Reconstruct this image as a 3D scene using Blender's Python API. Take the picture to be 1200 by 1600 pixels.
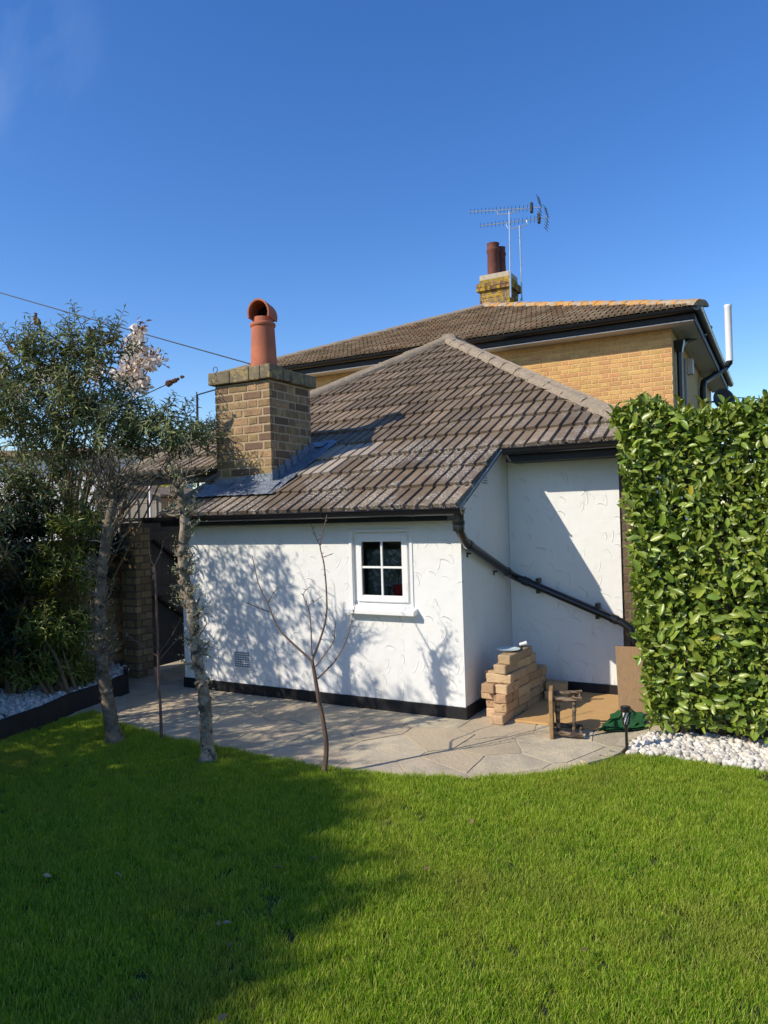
import bpy, bmesh, math, random
import numpy as np
from mathutils import Vector, Matrix, Euler, Quaternion, noise as mnoise

for o in list(bpy.data.objects): bpy.data.objects.remove(o)
S = bpy.context.scene; COL = S.collection
random.seed(7); RNG = np.random.default_rng(7)
V = Vector

# ------------------------------------------------------------------ camera, sky, sun, exposure
FPX, YAW, PITCH, ROLL = 1140.75, .4975, .0009, -.0295
EYE = V((2.2186, -5.3385, 1.65))
_f = V((-math.sin(YAW)*math.cos(PITCH), math.cos(YAW)*math.cos(PITCH), math.sin(PITCH)))
_r = V((math.cos(YAW), math.sin(YAW), 0)); _u = _r.cross(_f)
RGT = _r*math.cos(ROLL)+_u*math.sin(ROLL); UPV = -_r*math.sin(ROLL)+_u*math.cos(ROLL); FWD = _f
cd = bpy.data.cameras.new('camera'); cam = bpy.data.objects.new('camera', cd); COL.objects.link(cam)
cd.sensor_fit = 'VERTICAL'; cd.sensor_height = 24; cd.lens = FPX/1600*24
cd.clip_start = .05; cd.clip_end = 3000
cam.matrix_world = Matrix(((RGT.x, UPV.x, -FWD.x, EYE.x), (RGT.y, UPV.y, -FWD.y, EYE.y), (RGT.z, UPV.z, -FWD.z, EYE.z), (0, 0, 0, 1)))
S.camera = cam

SUN = V((-.76, -1, .92)).normalized()
elev = math.asin(SUN.z); azim = math.atan2(SUN.x, SUN.y)
w = bpy.data.worlds.new('World'); S.world = w; w.use_nodes = True
nt = w.node_tree; bg = nt.nodes['Background']
sky = nt.nodes.new('ShaderNodeTexSky'); sky.sky_type = 'NISHITA'; sky.sun_disc = False
sky.sun_elevation = elev; sky.sun_rotation = azim
sky.air_density = 1.0; sky.dust_density = .35; sky.ozone_density = 3.0; sky.altitude = 0
hs = nt.nodes.new('ShaderNodeHueSaturation'); hs.inputs['Saturation'].default_value = 1.29; hs.inputs['Hue'].default_value = .5115
nt.links.new(sky.outputs[0], hs.inputs['Color']); 
# the faint cirrus streak high on the left
_d = (RGT*(-.55)+UPV*.66+FWD).normalized()
tc = nt.nodes.new('ShaderNodeTexCoord'); dt = nt.nodes.new('ShaderNodeVectorMath'); dt.operation = 'DOT_PRODUCT'; nt.links.new(tc.outputs['Generated'], dt.inputs[0]); dt.inputs[1].default_value = _d
mr_ = nt.nodes.new('ShaderNodeMapRange'); nt.links.new(dt.outputs['Value'], mr_.inputs[0]); mr_.inputs[1].default_value = .991; mr_.inputs[2].default_value = .999; mr_.interpolation_type = 'SMOOTHSTEP'
mpw = nt.nodes.new('ShaderNodeMapping'); mpw.inputs['Rotation'].default_value = (.3, .5, .9); mpw.inputs['Scale'].default_value = (3, 14, 5); nt.links.new(tc.outputs['Generated'], mpw.inputs[0])
nzw = nt.nodes.new('ShaderNodeTexNoise'); nzw.inputs['Scale'].default_value = 1.6; nzw.inputs['Detail'].default_value = 6; nt.links.new(mpw.outputs[0], nzw.inputs['Vector'])
m2 = nt.nodes.new('ShaderNodeMapRange'); nt.links.new(nzw.outputs[0], m2.inputs[0]); m2.inputs[1].default_value = .42; m2.inputs[2].default_value = .75; m2.inputs[4].default_value = .13
mw = nt.nodes.new('ShaderNodeMath'); mw.operation = 'MULTIPLY'; nt.links.new(mr_.outputs[0], mw.inputs[0]); nt.links.new(m2.outputs[0], mw.inputs[1])
mxw = nt.nodes.new('ShaderNodeMix'); mxw.data_type = 'RGBA'; nt.links.new(mw.outputs[0], mxw.inputs[0]); nt.links.new(hs.outputs[0], mxw.inputs[6]); mxw.inputs[7].default_value = (3.6, 4.2, 5.0, 1)
nt.links.new(mxw.outputs[2], bg.inputs[0]); bg.inputs[1].default_value = .15
sd = bpy.data.lights.new('sun', 'SUN'); sun = bpy.data.objects.new('sun', sd); COL.objects.link(sun)
sd.energy = 4.0; sd.angle = math.radians(.5); sd.color = (1, .905, .75)
sun.rotation_euler = (-SUN).to_track_quat('-Z', 'Y').to_euler(); sun.location = (-8, -10, 12)
S.view_settings.view_transform = 'Standard'; S.view_settings.look = 'None'
S.view_settings.exposure = 0.35; S.view_settings.gamma = 1; S.view_settings.use_curve_mapping = False
S.cycles.max_bounces = 8; S.cycles.transparent_max_bounces = 16
try: S.cycles.use_denoising = True
except Exception: pass

# ------------------------------------------------------------------ survey helpers: a photo direction met with a plane of the place
def ray(px, py): return RGT*((px-600)/FPX)+UPV*((800-py)/FPX)+FWD
def at(px, py, ax, val):
    d = ray(px, py)
    t = val if ax == 't' else (val-EYE['uvz'.index(ax)])/d['uvz'.index(ax)]
    return EYE+d*t
def proj(P):
    d = V(P)-EYE; z = d.dot(FWD)
    return 600+FPX*d.dot(RGT)/z, 800-FPX*d.dot(UPV)/z
def depth(P): return (V(P)-EYE).dot(FWD)

# ------------------------------------------------------------------ materials
MATS = {}
def mat(name, c1, c2=None, c3=None, rough=.8, scale=6., contrast=.5, bump=.0, bscale=40., rnd=0., island=0., spec=.3, metal=0.,
        spots=None, spot_scale=20., spot_amt=.5, trans=0., tcol=None, stretch=None, coords='pos', fine=0., hue=0., detail=5., bdist=.01, big=None, spot_mask=None):
    """noise-mixed colours, optional per-object/per-island variation, blotches, bump, translucency"""
    m = bpy.data.materials.new(name); m.use_nodes = True; t = m.node_tree; N = t.nodes; Lk = t.links.new
    b = N['Principled BSDF']
    b.inputs['Roughness'].default_value = rough; b.inputs['Metallic'].default_value = metal
    b.inputs['Specular IOR Level'].default_value = spec
    def nd(kind, **kw):
        n = N.new(kind)
        for k, v in kw.items(): setattr(n, k, v)
        return n
    if coords == 'pos': src = nd('ShaderNodeNewGeometry').outputs['Position']
    else: src = nd('ShaderNodeTexCoord').outputs['Object']
    if stretch:
        mp = nd('ShaderNodeMapping'); mp.inputs['Scale'].default_value = stretch; Lk(src, mp.inputs[0]); src = mp.outputs[0]
    def noise(sc, det=detail, rg=.6):
        n = nd('ShaderNodeTexNoise'); n.inputs['Scale'].default_value = sc; n.inputs['Detail'].default_value = det
        n.inputs['Roughness'].default_value = rg; Lk(src, n.inputs['Vector']); return n.outputs['Fac']
    def mix(fac, a, c, blend='MIX'):
        n = nd('ShaderNodeMix', data_type='RGBA', blend_type=blend)
        for sock, val in ((n.inputs[0], fac), (n.inputs[6], a), (n.inputs[7], c)):
            if hasattr(val, 'links') or hasattr(val, 'is_output'): Lk(val, sock)
            elif isinstance(val, (int, float)): sock.default_value = val
            else: sock.default_value = (*val[:3], 1)
        return n.outputs[2]
    def ramp(v, lo, hi):
        n = nd('ShaderNodeMapRange'); Lk(v, n.inputs[0]); n.inputs[1].default_value = lo; n.inputs[2].default_value = hi
        return n.outputs[0]
    def math_(op, a, c):
        n = nd('ShaderNodeMath', operation=op)
        for s_, v_ in ((n.inputs[0], a), (n.inputs[1], c)):
            if hasattr(v_, 'links') or hasattr(v_, 'is_output'): Lk(v_, s_)
            else: s_.default_value = v_
        return n.outputs[0]
    col = None
    if c2 is not None:
        col = mix(ramp(noise(scale), .5-.5*(1-contrast)*.6-.02, .5+.5*(1-contrast)*.6+.02), c1, c2)
    else:
        rgb = nd('ShaderNodeRGB'); rgb.outputs[0].default_value = (*c1, 1); col = rgb.outputs[0]
    rv = None
    if rnd or (c3 is not None and not island): rv = nd('ShaderNodeObjectInfo').outputs['Random']
    if island: rv = nd('ShaderNodeNewGeometry').outputs['Random Per Island']
    if c3 is not None and rv is not None:
        r3 = math_('FRACT', math_('MULTIPLY', rv, 7.31), 0)
        col = mix(ramp(r3, .35, 1.), col, c3)
    if rv is not None and (rnd or island):
        a = rnd or island
        h = nd('ShaderNodeHueSaturation'); Lk(col, h.inputs['Color'])
        Lk(math_('ADD', math_('MULTIPLY', rv, 2*a), 1-a), h.inputs['Value'])
        if hue:
            r2 = math_('FRACT', math_('MULTIPLY', rv, 13.7), 0)
            Lk(math_('ADD', math_('MULTIPLY', r2, 2*hue), .5-hue), h.inputs['Hue'])
        col = h.outputs[0]
    if big is not None:      # broad wear: (colour, scale, lo, hi, amount)
        f_ = math_('MULTIPLY', ramp(noise(big[1], 4), big[2], big[3]), big[4]); col = mix(f_, col, big[0])
    if spots is not None:
        f_ = math_('MULTIPLY', ramp(noise(spot_scale, 3, .7), .72-spot_amt*.35, .76-spot_amt*.3), .9)
        if spot_mask:
            f_ = math_('MULTIPLY', f_, ramp(noise(spot_mask[0], 3), spot_mask[1], spot_mask[2]))
            sz = nd('ShaderNodeSeparateXYZ'); Lk(src, sz.inputs[0]); f_ = math_('MULTIPLY', f_, ramp(sz.outputs[2], spot_mask[3], spot_mask[4]))
        col = mix(f_, col, spots)
    if fine:
        v_ = noise(bscale*2.3, 2); h2 = nd('ShaderNodeHueSaturation'); Lk(col, h2.inputs['Color'])
        Lk(math_('ADD', math_('MULTIPLY', v_, 2*fine), 1-fine), h2.inputs['Value']); col = h2.outputs[0]
    Lk(col, b.inputs['Base Color'])
    if bump:
        bn = nd('ShaderNodeBump'); bn.inputs['Strength'].default_value = bump; bn.inputs['Distance'].default_value = bdist
        Lk(noise(bscale, 6, .65), bn.inputs['Height']); Lk(bn.outputs[0], b.inputs['Normal'])
    if trans:
        tr = nd('ShaderNodeBsdfTranslucent'); ms = nd('ShaderNodeMixShader'); ms.inputs[0].default_value = trans
        if tcol is None: Lk(col, tr.inputs[0])
        else: Lk(mix(1., col, tcol, 'MULTIPLY'), tr.inputs[0])
        Lk(b.outputs[0], ms.inputs[1]); Lk(tr.outputs[0], ms.inputs[2])
        Lk(ms.outputs[0], N['Material Output'].inputs[0])
    MATS[name] = m
    return m

mat('earth', (.06, .05, .035), (.05, .07, .025), bump=.4, scale=3)
mat('lawn_soil', (.035, .045, .015), (.03, .03, .018), scale=9, bump=.5)
mat('grass_blade', (.175, .335, .012), (.255, .39, .018), (.45, .46, .10), rough=.5, scale=2.4, contrast=.75, island=.34, big=((.30, .30, .07), 1.1, .52, .72, .55), trans=.36, tcol=(1.3, 1.35, .6), spec=.1, hue=.012)
mat('slab', (.52, .445, .31), (.40, .355, .265), (.47, .39, .265), rough=.92, spec=.15, scale=5, contrast=.65, rnd=.12, bump=.6, bscale=34, fine=.28, hue=.008, big=((.25, .22, .165), 2.2, .5, .72, .5), spots=(.5, .47, .4), spot_scale=60, spot_amt=.15)
mat('mortar_sheet', (.50, .43, .31), (.40, .34, .25), rough=.95, scale=7, bump=.4)
mat('mortar_dark', (.17, .135, .095), (.12, .10, .07), rough=.95, scale=12, bump=.4)
mat('mortar_yellow', (.48, .38, .22), (.40, .32, .2), rough=.95, scale=12, bump=.4, bscale=80)
mat('mortar_pale', (.47, .36, .225), (.34, .26, .165), rough=.95, scale=12, bump=.4, bscale=80)
mat('brick_stock', (.40, .265, .125), (.22, .145, .08), (.15, .098, .062), rough=.9, scale=14, rnd=.28, hue=.012, bump=.6, bscale=70, fine=.25, spots=(.12, .09, .06), spot_scale=38, spot_amt=.25)
mat('brick_yellow', (.64, .385, .14), (.52, .31, .115), (.54, .285, .12), rough=.9, scale=7, rnd=.13, hue=.008, bump=.8, bscale=45, fine=.3, spots=(.22, .14, .06), spot_scale=26, spot_amt=.22)
mat('brick_brown', (.30, .21, .105), (.36, .25, .13), (.20, .125, .07), rough=.9, scale=12, rnd=.2, bump=.5, bscale=60, fine=.2)
mat('brick_dark', (.13, .09, .055), (.17, .12, .075), (.10, .065, .045), rough=.9, scale=12, rnd=.2, bump=.5, bscale=60, fine=.2)  # darker brown brick of the return
mat('brick_red', (.16, .075, .045), (.15, .095, .055), (.22, .15, .065), rough=.9, scale=9, rnd=.2, bump=.5, bscale=50, fine=.2, spots=(.42, .27, .02), spot_scale=6, spot_amt=.7)
mat('brick_lichen', (.42, .29, .03), (.28, .19, .06), (.36, .22, .05), rough=.95, scale=9, rnd=.2, bump=.5, bscale=50, fine=.2)
mat('brick_tan', (.56, .40, .235), (.47, .32, .185), (.40, .25, .14), rough=.85, scale=11, rnd=.2, hue=.008, bump=.7, bscale=60, fine=.22, spots=(.17, .11, .065), spot_scale=16, spot_amt=.3)
mat('tile', (.18, .135, .093), (.24, .185, .13), (.135, .103, .076), rough=.95, spec=.03, scale=7, rnd=.2, bump=.7, bscale=90, fine=.35, spots=(.46, .43, .38), spot_scale=52, spot_amt=.62, spot_mask=(2.1, .44, .58, 2.75, 2.2))
mat('tile_moss', (.05, .042, .03), (.085, .07, .05), rough=1, scale=30, island=.3)
mat('tile_lichen', (.13, .105, .085), (.16, .13, .105), (.115, .09, .075), rough=.92, scale=7, rnd=.14, bump=.6, bscale=90, fine=.25, spots=(.55, .52, .48), spot_scale=48, spot_amt=.62)
mat('tile_new', (.38, .32, .25), (.33, .28, .22), rough=.85, scale=7, rnd=.08, bump=.3, bscale=90)
mat('tile_far', (.20, .148, .092), (.26, .195, .125), (.21, .135, .08), rough=.95, spec=.03, scale=3, rnd=.22, bump=.6, bscale=50, fine=.35, spots=(.30, .25, .17), spot_scale=30, spot_amt=.3)
mat('ridge', (.23, .185, .13), (.30, .24, .17), rough=.95, scale=10, bump=.8, bscale=60, fine=.3, spots=(.42, .36, .28), spot_scale=30, spot_amt=.4)
mat('ridge_lichen', (.24, .19, .13), (.42, .35, .26), rough=.95, scale=8, bump=.8, bscale=40, fine=.3, spots=(.5, .24, .05), spot_scale=4.5, spot_amt=.75)
mat('concrete_old', (.13, .105, .07), (.22, .18, .115), rough=.95, scale=9, bump=.8, bscale=50, fine=.3, spots=(.33, .25, .11), spot_scale=13, spot_amt=.5)
mat('lead', (.16, .19, .23), (.23, .26, .30), rough=.42, scale=11, bump=1., bscale=16, spec=.5, metal=.35, bdist=.035, big=((.30, .33, .36), 6, .5, .7, .6))
mat('terracotta', (.50, .165, .085), (.42, .13, .068), rough=.8, scale=6, contrast=.6, bump=.25, fine=.1, big=((.22, .09, .06), 5, .5, .75, .45))
mat('terracotta_dark', (.17, .062, .042), (.12, .045, .035), rough=.75, scale=8, bump=.3)
mat('opening_black', (.02, .018, .016), rough=1)  # flat black, stands for the shade in holes and flue; also far panes
mat('black_plastic', (.012, .012, .013), rough=.28, spec=.5)
mat('black_paint', (.012, .012, .014), (.02, .02, .022), rough=.5, scale=9, bump=.25, bscale=40)
mat('grey_plastic', (.28, .29, .30), rough=.5)
mat('white_upvc', (.80, .80, .79), rough=.35, spec=.4)
mat('white_soffit', (.66, .65, .62), rough=.6)
mat('white_far', (.75, .74, .72), rough=.8)
mat('timber_dark', (.018, .016, .017), (.03, .027, .025), rough=.75, scale=8, bump=.3, stretch=(1, 1, .2))
mat('gate_wood', (.13, .115, .10), (.09, .08, .07), rough=.85, scale=14, rnd=.12, bump=.3, stretch=(6, 6, .6))
mat('gate_dark', (.02, .018, .018), (.03, .027, .025), rough=.8, scale=14, rnd=.12, bump=.3, stretch=(6, 6, .6))
mat('ply', (.50, .29, .11), (.58, .37, .16), rough=.75, scale=9, bump=.15, stretch=(1.2, 8, 8), spots=(.3, .16, .07), spot_scale=6, spot_amt=.2)
mat('ply_old', (.33, .215, .12), (.27, .175, .10), rough=.85, scale=10, bump=.2, stretch=(8, 8, 1.2), spots=(.12, .075, .045), spot_scale=15, spot_amt=.2)
mat('stool_seat', (.36, .225, .10), (.26, .155, .07), rough=.6, scale=12, bump=.2, stretch=(1, 8, 2))
mat('log', (.055, .038, .027), (.24, .17, .11), rough=.85, scale=22, contrast=.8, bump=.6, bscale=50, stretch=(.5, 2, 2))
mat('turf', (.012, .09, .028), (.02, .13, .04), rough=.95, scale=60, bump=.8, bscale=200)
mat('pebble_white', (.72, .68, .60), (.60, .56, .48), (.46, .42, .36), rough=.7, scale=30, contrast=.6, island=.22, bump=.25)
mat('bark', (.17, .135, .092), (.38, .32, .235), rough=.95, scale=16, contrast=.75, bump=1., bscale=38, fine=.3, spots=(.05, .042, .035), spot_scale=14, spot_amt=.5, bdist=.02)
mat('bark_dark', (.13, .102, .07), (.23, .185, .13), rough=.95, scale=16, contrast=.7, bump=1., bscale=38, fine=.3, spots=(.045, .04, .035), spot_scale=14, spot_amt=.4, bdist=.02)
mat('bark_young', (.17, .105, .075), (.11, .075, .06), rough=.6, scale=25, bump=.3, spots=(.06, .045, .04), spot_scale=60, spot_amt=.3)
mat('stem', (.12, .085, .05), (.17, .12, .075), rough=.9, scale=15, bump=.4)
mat('bud', (.30, .33, .15), (.40, .40, .25), (.22, .26, .09), rough=.7, island=.2, trans=.2)
mat('leaf_buddleja', (.14, .185, .055), (.19, .23, .08), (.28, .30, .13), rough=.6, scale=2.5, island=.3, trans=.22, spec=.3)
mat('leaf_olive', (.045, .075, .022), (.07, .10, .03), (.10, .11, .03), rough=.5, scale=3, island=.3, trans=.25)
mat('leaf_oleander', (.19, .24, .03), (.11, .17, .025), (.24, .26, .045), rough=.42, scale=3, island=.25, trans=.25, spec=.45)
mat('leaf_dark', (.02, .038, .02), (.03, .05, .024), rough=.5, scale=3, island=.3, trans=.15)
mat('leaf_laurel', (.135, .205, .02), (.18, .25, .03), (.24, .29, .045), rough=.36, scale=3, island=.3, trans=.13, tcol=(1.3, 1.3, .5), spec=.5, hue=.01)
mat('leaf_laurel_single', (.14, .21, .022), (.185, .255, .03), (.24, .30, .045), rough=.34, scale=3, rnd=.28, trans=.13, tcol=(1.3, 1.3, .5), spec=.5, hue=.01)
mat('leaf_yellow', (.42, .36, .03), (.36, .33, .05), rough=.4, scale=9, rnd=.1, trans=.25)
mat('blossom', (.84, .76, .66), (.86, .81, .72), (.62, .48, .36), rough=.7, island=.12, trans=.3)
mat('leaf_bronze', (.22, .10, .05), (.16, .08, .04), rough=.6, island=.25, trans=.25)
mat('dead_leaf', (.20, .12, .07), (.26, .17, .10), (.33, .25, .16), rough=.8, rnd=.2, trans=.15)
mat('shed', (.31, .27, .22), (.27, .235, .19), rough=.85, scale=3, bump=.1)
mat('alloy', (.62, .64, .66), (.5, .52, .54), rough=.32, metal=.85, scale=9)
mat('dark_metal', (.05, .05, .055), rough=.5, metal=.4)
mat('plate', (.45, .58, .62), (.52, .63, .66), rough=.15, spec=.6)
mat('pot_red', (.55, .008, .015), rough=.3)
mat('pot_grey', (.33, .33, .33), rough=.5)
mat('room', (.45, .44, .42), rough=.9)
mat('wire', (.02, .02, .022), rough=.6)
mat('off_white', (.75, .74, .70), rough=.4)  # plain off-white, no emission

# wall render: white paint over trowel-curl stucco
def make_stucco():
    m = bpy.data.materials.new('white_render'); m.use_nodes = True; t = m.node_tree; N = t.nodes; Lk = t.links.new
    b = N['Principled BSDF']; b.inputs['Roughness'].default_value = .62; b.inputs['Specular IOR Level'].default_value = .3
    geo = N.new('ShaderNodeNewGeometry')
    def vm(op, a, c=None):
        n = N.new('ShaderNodeVectorMath'); n.operation = op; Lk(a, n.inputs[0])
        if c is not None: Lk(c, n.inputs[1]) if hasattr(c, 'links') else setattr(n.inputs[1], 'default_value', c)
        return n
    def mm(op, a, c=None, d=None):
        n = N.new('ShaderNodeMath'); n.operation = op
        for i, x in enumerate((a, c, d)):
            if x is None: continue
            if hasattr(x, 'links'): Lk(x, n.inputs[i])
            else: n.inputs[i].default_value = x
        return n.outputs[0]
    # fold x and y so both wall directions get a 2-D (along, up) coordinate
    sp = N.new('ShaderNodeSeparateXYZ'); Lk(geo.outputs['Position'], sp.inputs[0])
    cb = N.new('ShaderNodeCombineXYZ'); Lk(mm('ADD', sp.outputs[0], mm('MULTIPLY', sp.outputs[1], 1.0)), cb.inputs[0]); Lk(sp.outputs[2], cb.inputs[1])
    hs = None
    for sc, off, amp in ((6.2, 0., .9), (7.9, 3.7, .7)):
        mp = N.new('ShaderNodeMapping'); mp.inputs['Location'].default_value = (off, off*1.7, 0); Lk(cb.outputs[0], mp.inputs[0])
        vo = N.new('ShaderNodeTexVoronoi'); vo.voronoi_dimensions = '2D'; vo.inputs['Scale'].default_value = sc; vo.inputs['Randomness'].default_value = .9
        Lk(mp.outputs[0], vo.inputs['Vector'])
        loc = vm('SUBTRACT', mp.outputs[0], vo.outputs['Position'])
        sc3 = N.new('ShaderNodeSeparateColor'); Lk(vo.outputs['Color'], sc3.inputs[0])
        vr = N.new('ShaderNodeVectorRotate'); vr.rotation_type = 'Z_AXIS'; Lk(loc.outputs[0], vr.inputs['Vector'])
        Lk(mm('ADD', mm('MULTIPLY', sc3.outputs[0], 2.0), .1), vr.inputs['Angle'])
        s2 = N.new('ShaderNodeSeparateXYZ'); Lk(vr.outputs[0], s2.inputs[0])
        ex = mm('DIVIDE', s2.outputs[0], mm('ADD', .028, mm('MULTIPLY', sc3.outputs[2], .026))); ey = mm('DIVIDE', s2.outputs[1], .017)
        d = mm('SQRT', mm('ADD', mm('MULTIPLY', ex, ex), mm('MULTIPLY', ey, ey)))
        # raised lip on the ellipse rim, one side only, faded by cell
        lip = mm('MAXIMUM', mm('SUBTRACT', 1., mm('MULTIPLY', mm('ABSOLUTE', mm('SUBTRACT', d, 1.)), 5.)), 0.)
        dish = mm('MULTIPLY', mm('MAXIMUM', mm('SUBTRACT', 1., d), 0.), -.35)
        half = mm('MINIMUM', mm('MAXIMUM', mm('ADD', mm('MULTIPLY', ey, .9), .35), 0.), 1.)
        keep = mm('GREATER_THAN', sc3.outputs[1], .42)
        h = mm('MULTIPLY', mm('MULTIPLY', mm('ADD', mm('MULTIPLY', lip, half), dish), mm('MULTIPLY', keep, mm('MULTIPLY', sc3.outputs[1], 1.3))), amp)
        hs = h if hs is None else mm('ADD', hs, h)
    n1 = N.new('ShaderNodeTexNoise'); n1.inputs['Scale'].default_value = 9; n1.inputs['Detail'].default_value = 4; Lk(geo.outputs['Position'], n1.inputs['Vector'])
    n2 = N.new('ShaderNodeTexNoise'); n2.inputs['Scale'].default_value = 60; n2.inputs['Detail'].default_value = 3; Lk(geo.outputs['Position'], n2.inputs['Vector'])
    hh = mm('ADD', mm('ADD', hs, mm('MULTIPLY', n1.outputs[0], 1.1)), mm('MULTIPLY', n2.outputs[0], .08))
    bp = N.new('ShaderNodeBump'); bp.inputs['Strength'].default_value = .8; bp.inputs['Distance'].default_value = .006
    Lk(hh, bp.inputs['Height']); Lk(bp.outputs[0], b.inputs['Normal'])
    n3 = N.new('ShaderNodeTexNoise'); n3.inputs['Scale'].default_value = 2.2; n3.inputs['Detail'].default_value = 6; Lk(geo.outputs['Position'], n3.inputs['Vector'])
    mx = N.new('ShaderNodeMix'); mx.data_type = 'RGBA'; Lk(n3.outputs[0], mx.inputs[0]); mx.inputs[6].default_value = (.74, .735, .71, 1); mx.inputs[7].default_value = (.79, .79, .77, 1)
    n4 = N.new('ShaderNodeTexNoise'); n4.inputs['Scale'].default_value = 5; n4.inputs['Detail'].default_value = 7; mp4 = N.new('ShaderNodeMapping'); mp4.inputs['Scale'].default_value = (2.5, 2.5, .35); Lk(geo.outputs['Position'], mp4.inputs[0]); Lk(mp4.outputs[0], n4.inputs['Vector'])
    zr = N.new('ShaderNodeMapRange'); Lk(sp.outputs[2], zr.inputs[0]); zr.inputs[1].default_value = .45; zr.inputs[2].default_value = .09; zr.inputs[3].default_value = .12; zr.inputs[4].default_value = .8
    st = N.new('ShaderNodeMapRange'); Lk(n4.outputs[0], st.inputs[0]); st.inputs[1].default_value = .5; st.inputs[2].default_value = .8
    dirt = mm('MULTIPLY', zr.outputs[0], st.outputs[0]); md = N.new('ShaderNodeMix'); md.data_type = 'RGBA'; Lk(dirt, md.inputs[0]); Lk(mx.outputs[2], md.inputs[6]); md.inputs[7].default_value = (.50, .47, .39, 1)
    Lk(md.outputs[2], b.inputs['Base Color']); MATS['white_render'] = m
make_stucco()
def make_brick_wall_mat(name, c1, c2, mo):
    m = bpy.data.materials.new(name); m.use_nodes = True; t = m.node_tree; N = t.nodes; Lk = t.links.new; b = N['Principled BSDF']; b.inputs['Roughness'].default_value = .9
    geo = N.new('ShaderNodeNewGeometry'); sp = N.new('ShaderNodeSeparateXYZ'); Lk(geo.outputs['Position'], sp.inputs[0])
    ad = N.new('ShaderNodeMath'); Lk(sp.outputs[0], ad.inputs[0]); Lk(sp.outputs[1], ad.inputs[1])
    cb = N.new('ShaderNodeCombineXYZ'); Lk(ad.outputs[0], cb.inputs[0]); Lk(sp.outputs[2], cb.inputs[1])
    br = N.new('ShaderNodeTexBrick'); br.inputs['Scale'].default_value = 1; br.inputs['Brick Width'].default_value = .225; br.inputs['Row Height'].default_value = .075; br.inputs['Mortar Size'].default_value = .006
    br.inputs['Color1'].default_value = (*c1, 1); br.inputs['Color2'].default_value = (*c2, 1); br.inputs['Mortar'].default_value = (*mo, 1); Lk(cb.outputs[0], br.inputs['Vector'])
    Lk(br.outputs['Color'], b.inputs['Base Color'])
    bp = N.new('ShaderNodeBump'); bp.invert = True; bp.inputs['Distance'].default_value = .006; Lk(br.outputs['Fac'], bp.inputs['Height']); Lk(bp.outputs[0], b.inputs['Normal'])
    MATS[name] = m
make_brick_wall_mat('brickface_yellow', (.68, .44, .18), (.62, .38, .15), (.68, .47, .22))
make_brick_wall_mat('brickface_brown', (.20, .14, .08), (.14, .10, .06), (.22, .18, .13))
def make_glass():
    m = bpy.data.materials.new('glass'); m.use_nodes = True; t = m.node_tree; N = t.nodes; Lk = t.links.new
    N.remove(N['Principled BSDF'])
    tr = N.new('ShaderNodeBsdfTransparent'); tr.inputs[0].default_value = (.86, .9, .9, 1); gl = N.new('ShaderNodeBsdfGlossy'); gl.inputs['Roughness'].default_value = .02
    fr = N.new('ShaderNodeFresnel'); fr.inputs[0].default_value = 1.75; ms = N.new('ShaderNodeMixShader')
    Lk(fr.outputs[0], ms.inputs[0]); Lk(tr.outputs[0], ms.inputs[1]); Lk(gl.outputs[0], ms.inputs[2]); Lk(ms.outputs[0], N['Material Output'].inputs[0])
    MATS['glass'] = m
make_glass()
def make_lace():
    m = mat('lace', (.9, .9, .9), rough=.9); t = m.node_tree; N = t.nodes; Lk = t.links.new
    geo = N.new('ShaderNodeNewGeometry'); vo = N.new('ShaderNodeTexVoronoi'); vo.inputs['Scale'].default_value = 26; Lk(geo.outputs['Position'], vo.inputs['Vector'])
    gt = N.new('ShaderNodeMath'); gt.operation = 'GREATER_THAN'; gt.inputs[1].default_value = .42; Lk(vo.outputs[0], gt.inputs[0])
    tr = N.new('ShaderNodeBsdfTransparent'); ms = N.new('ShaderNodeMixShader'); ad = N.new('ShaderNodeMath'); ad.operation = 'MULTIPLY_ADD'; ad.inputs[1].default_value = .45; ad.inputs[2].default_value = .12
    Lk(gt.outputs[0], ad.inputs[0]); Lk(ad.outputs[0], ms.inputs[0]); Lk(N['Principled BSDF'].outputs[0], ms.inputs[1]); Lk(tr.outputs[0], ms.inputs[2]); Lk(ms.outputs[0], N['Material Output'].inputs[0])
make_lace()

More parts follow.
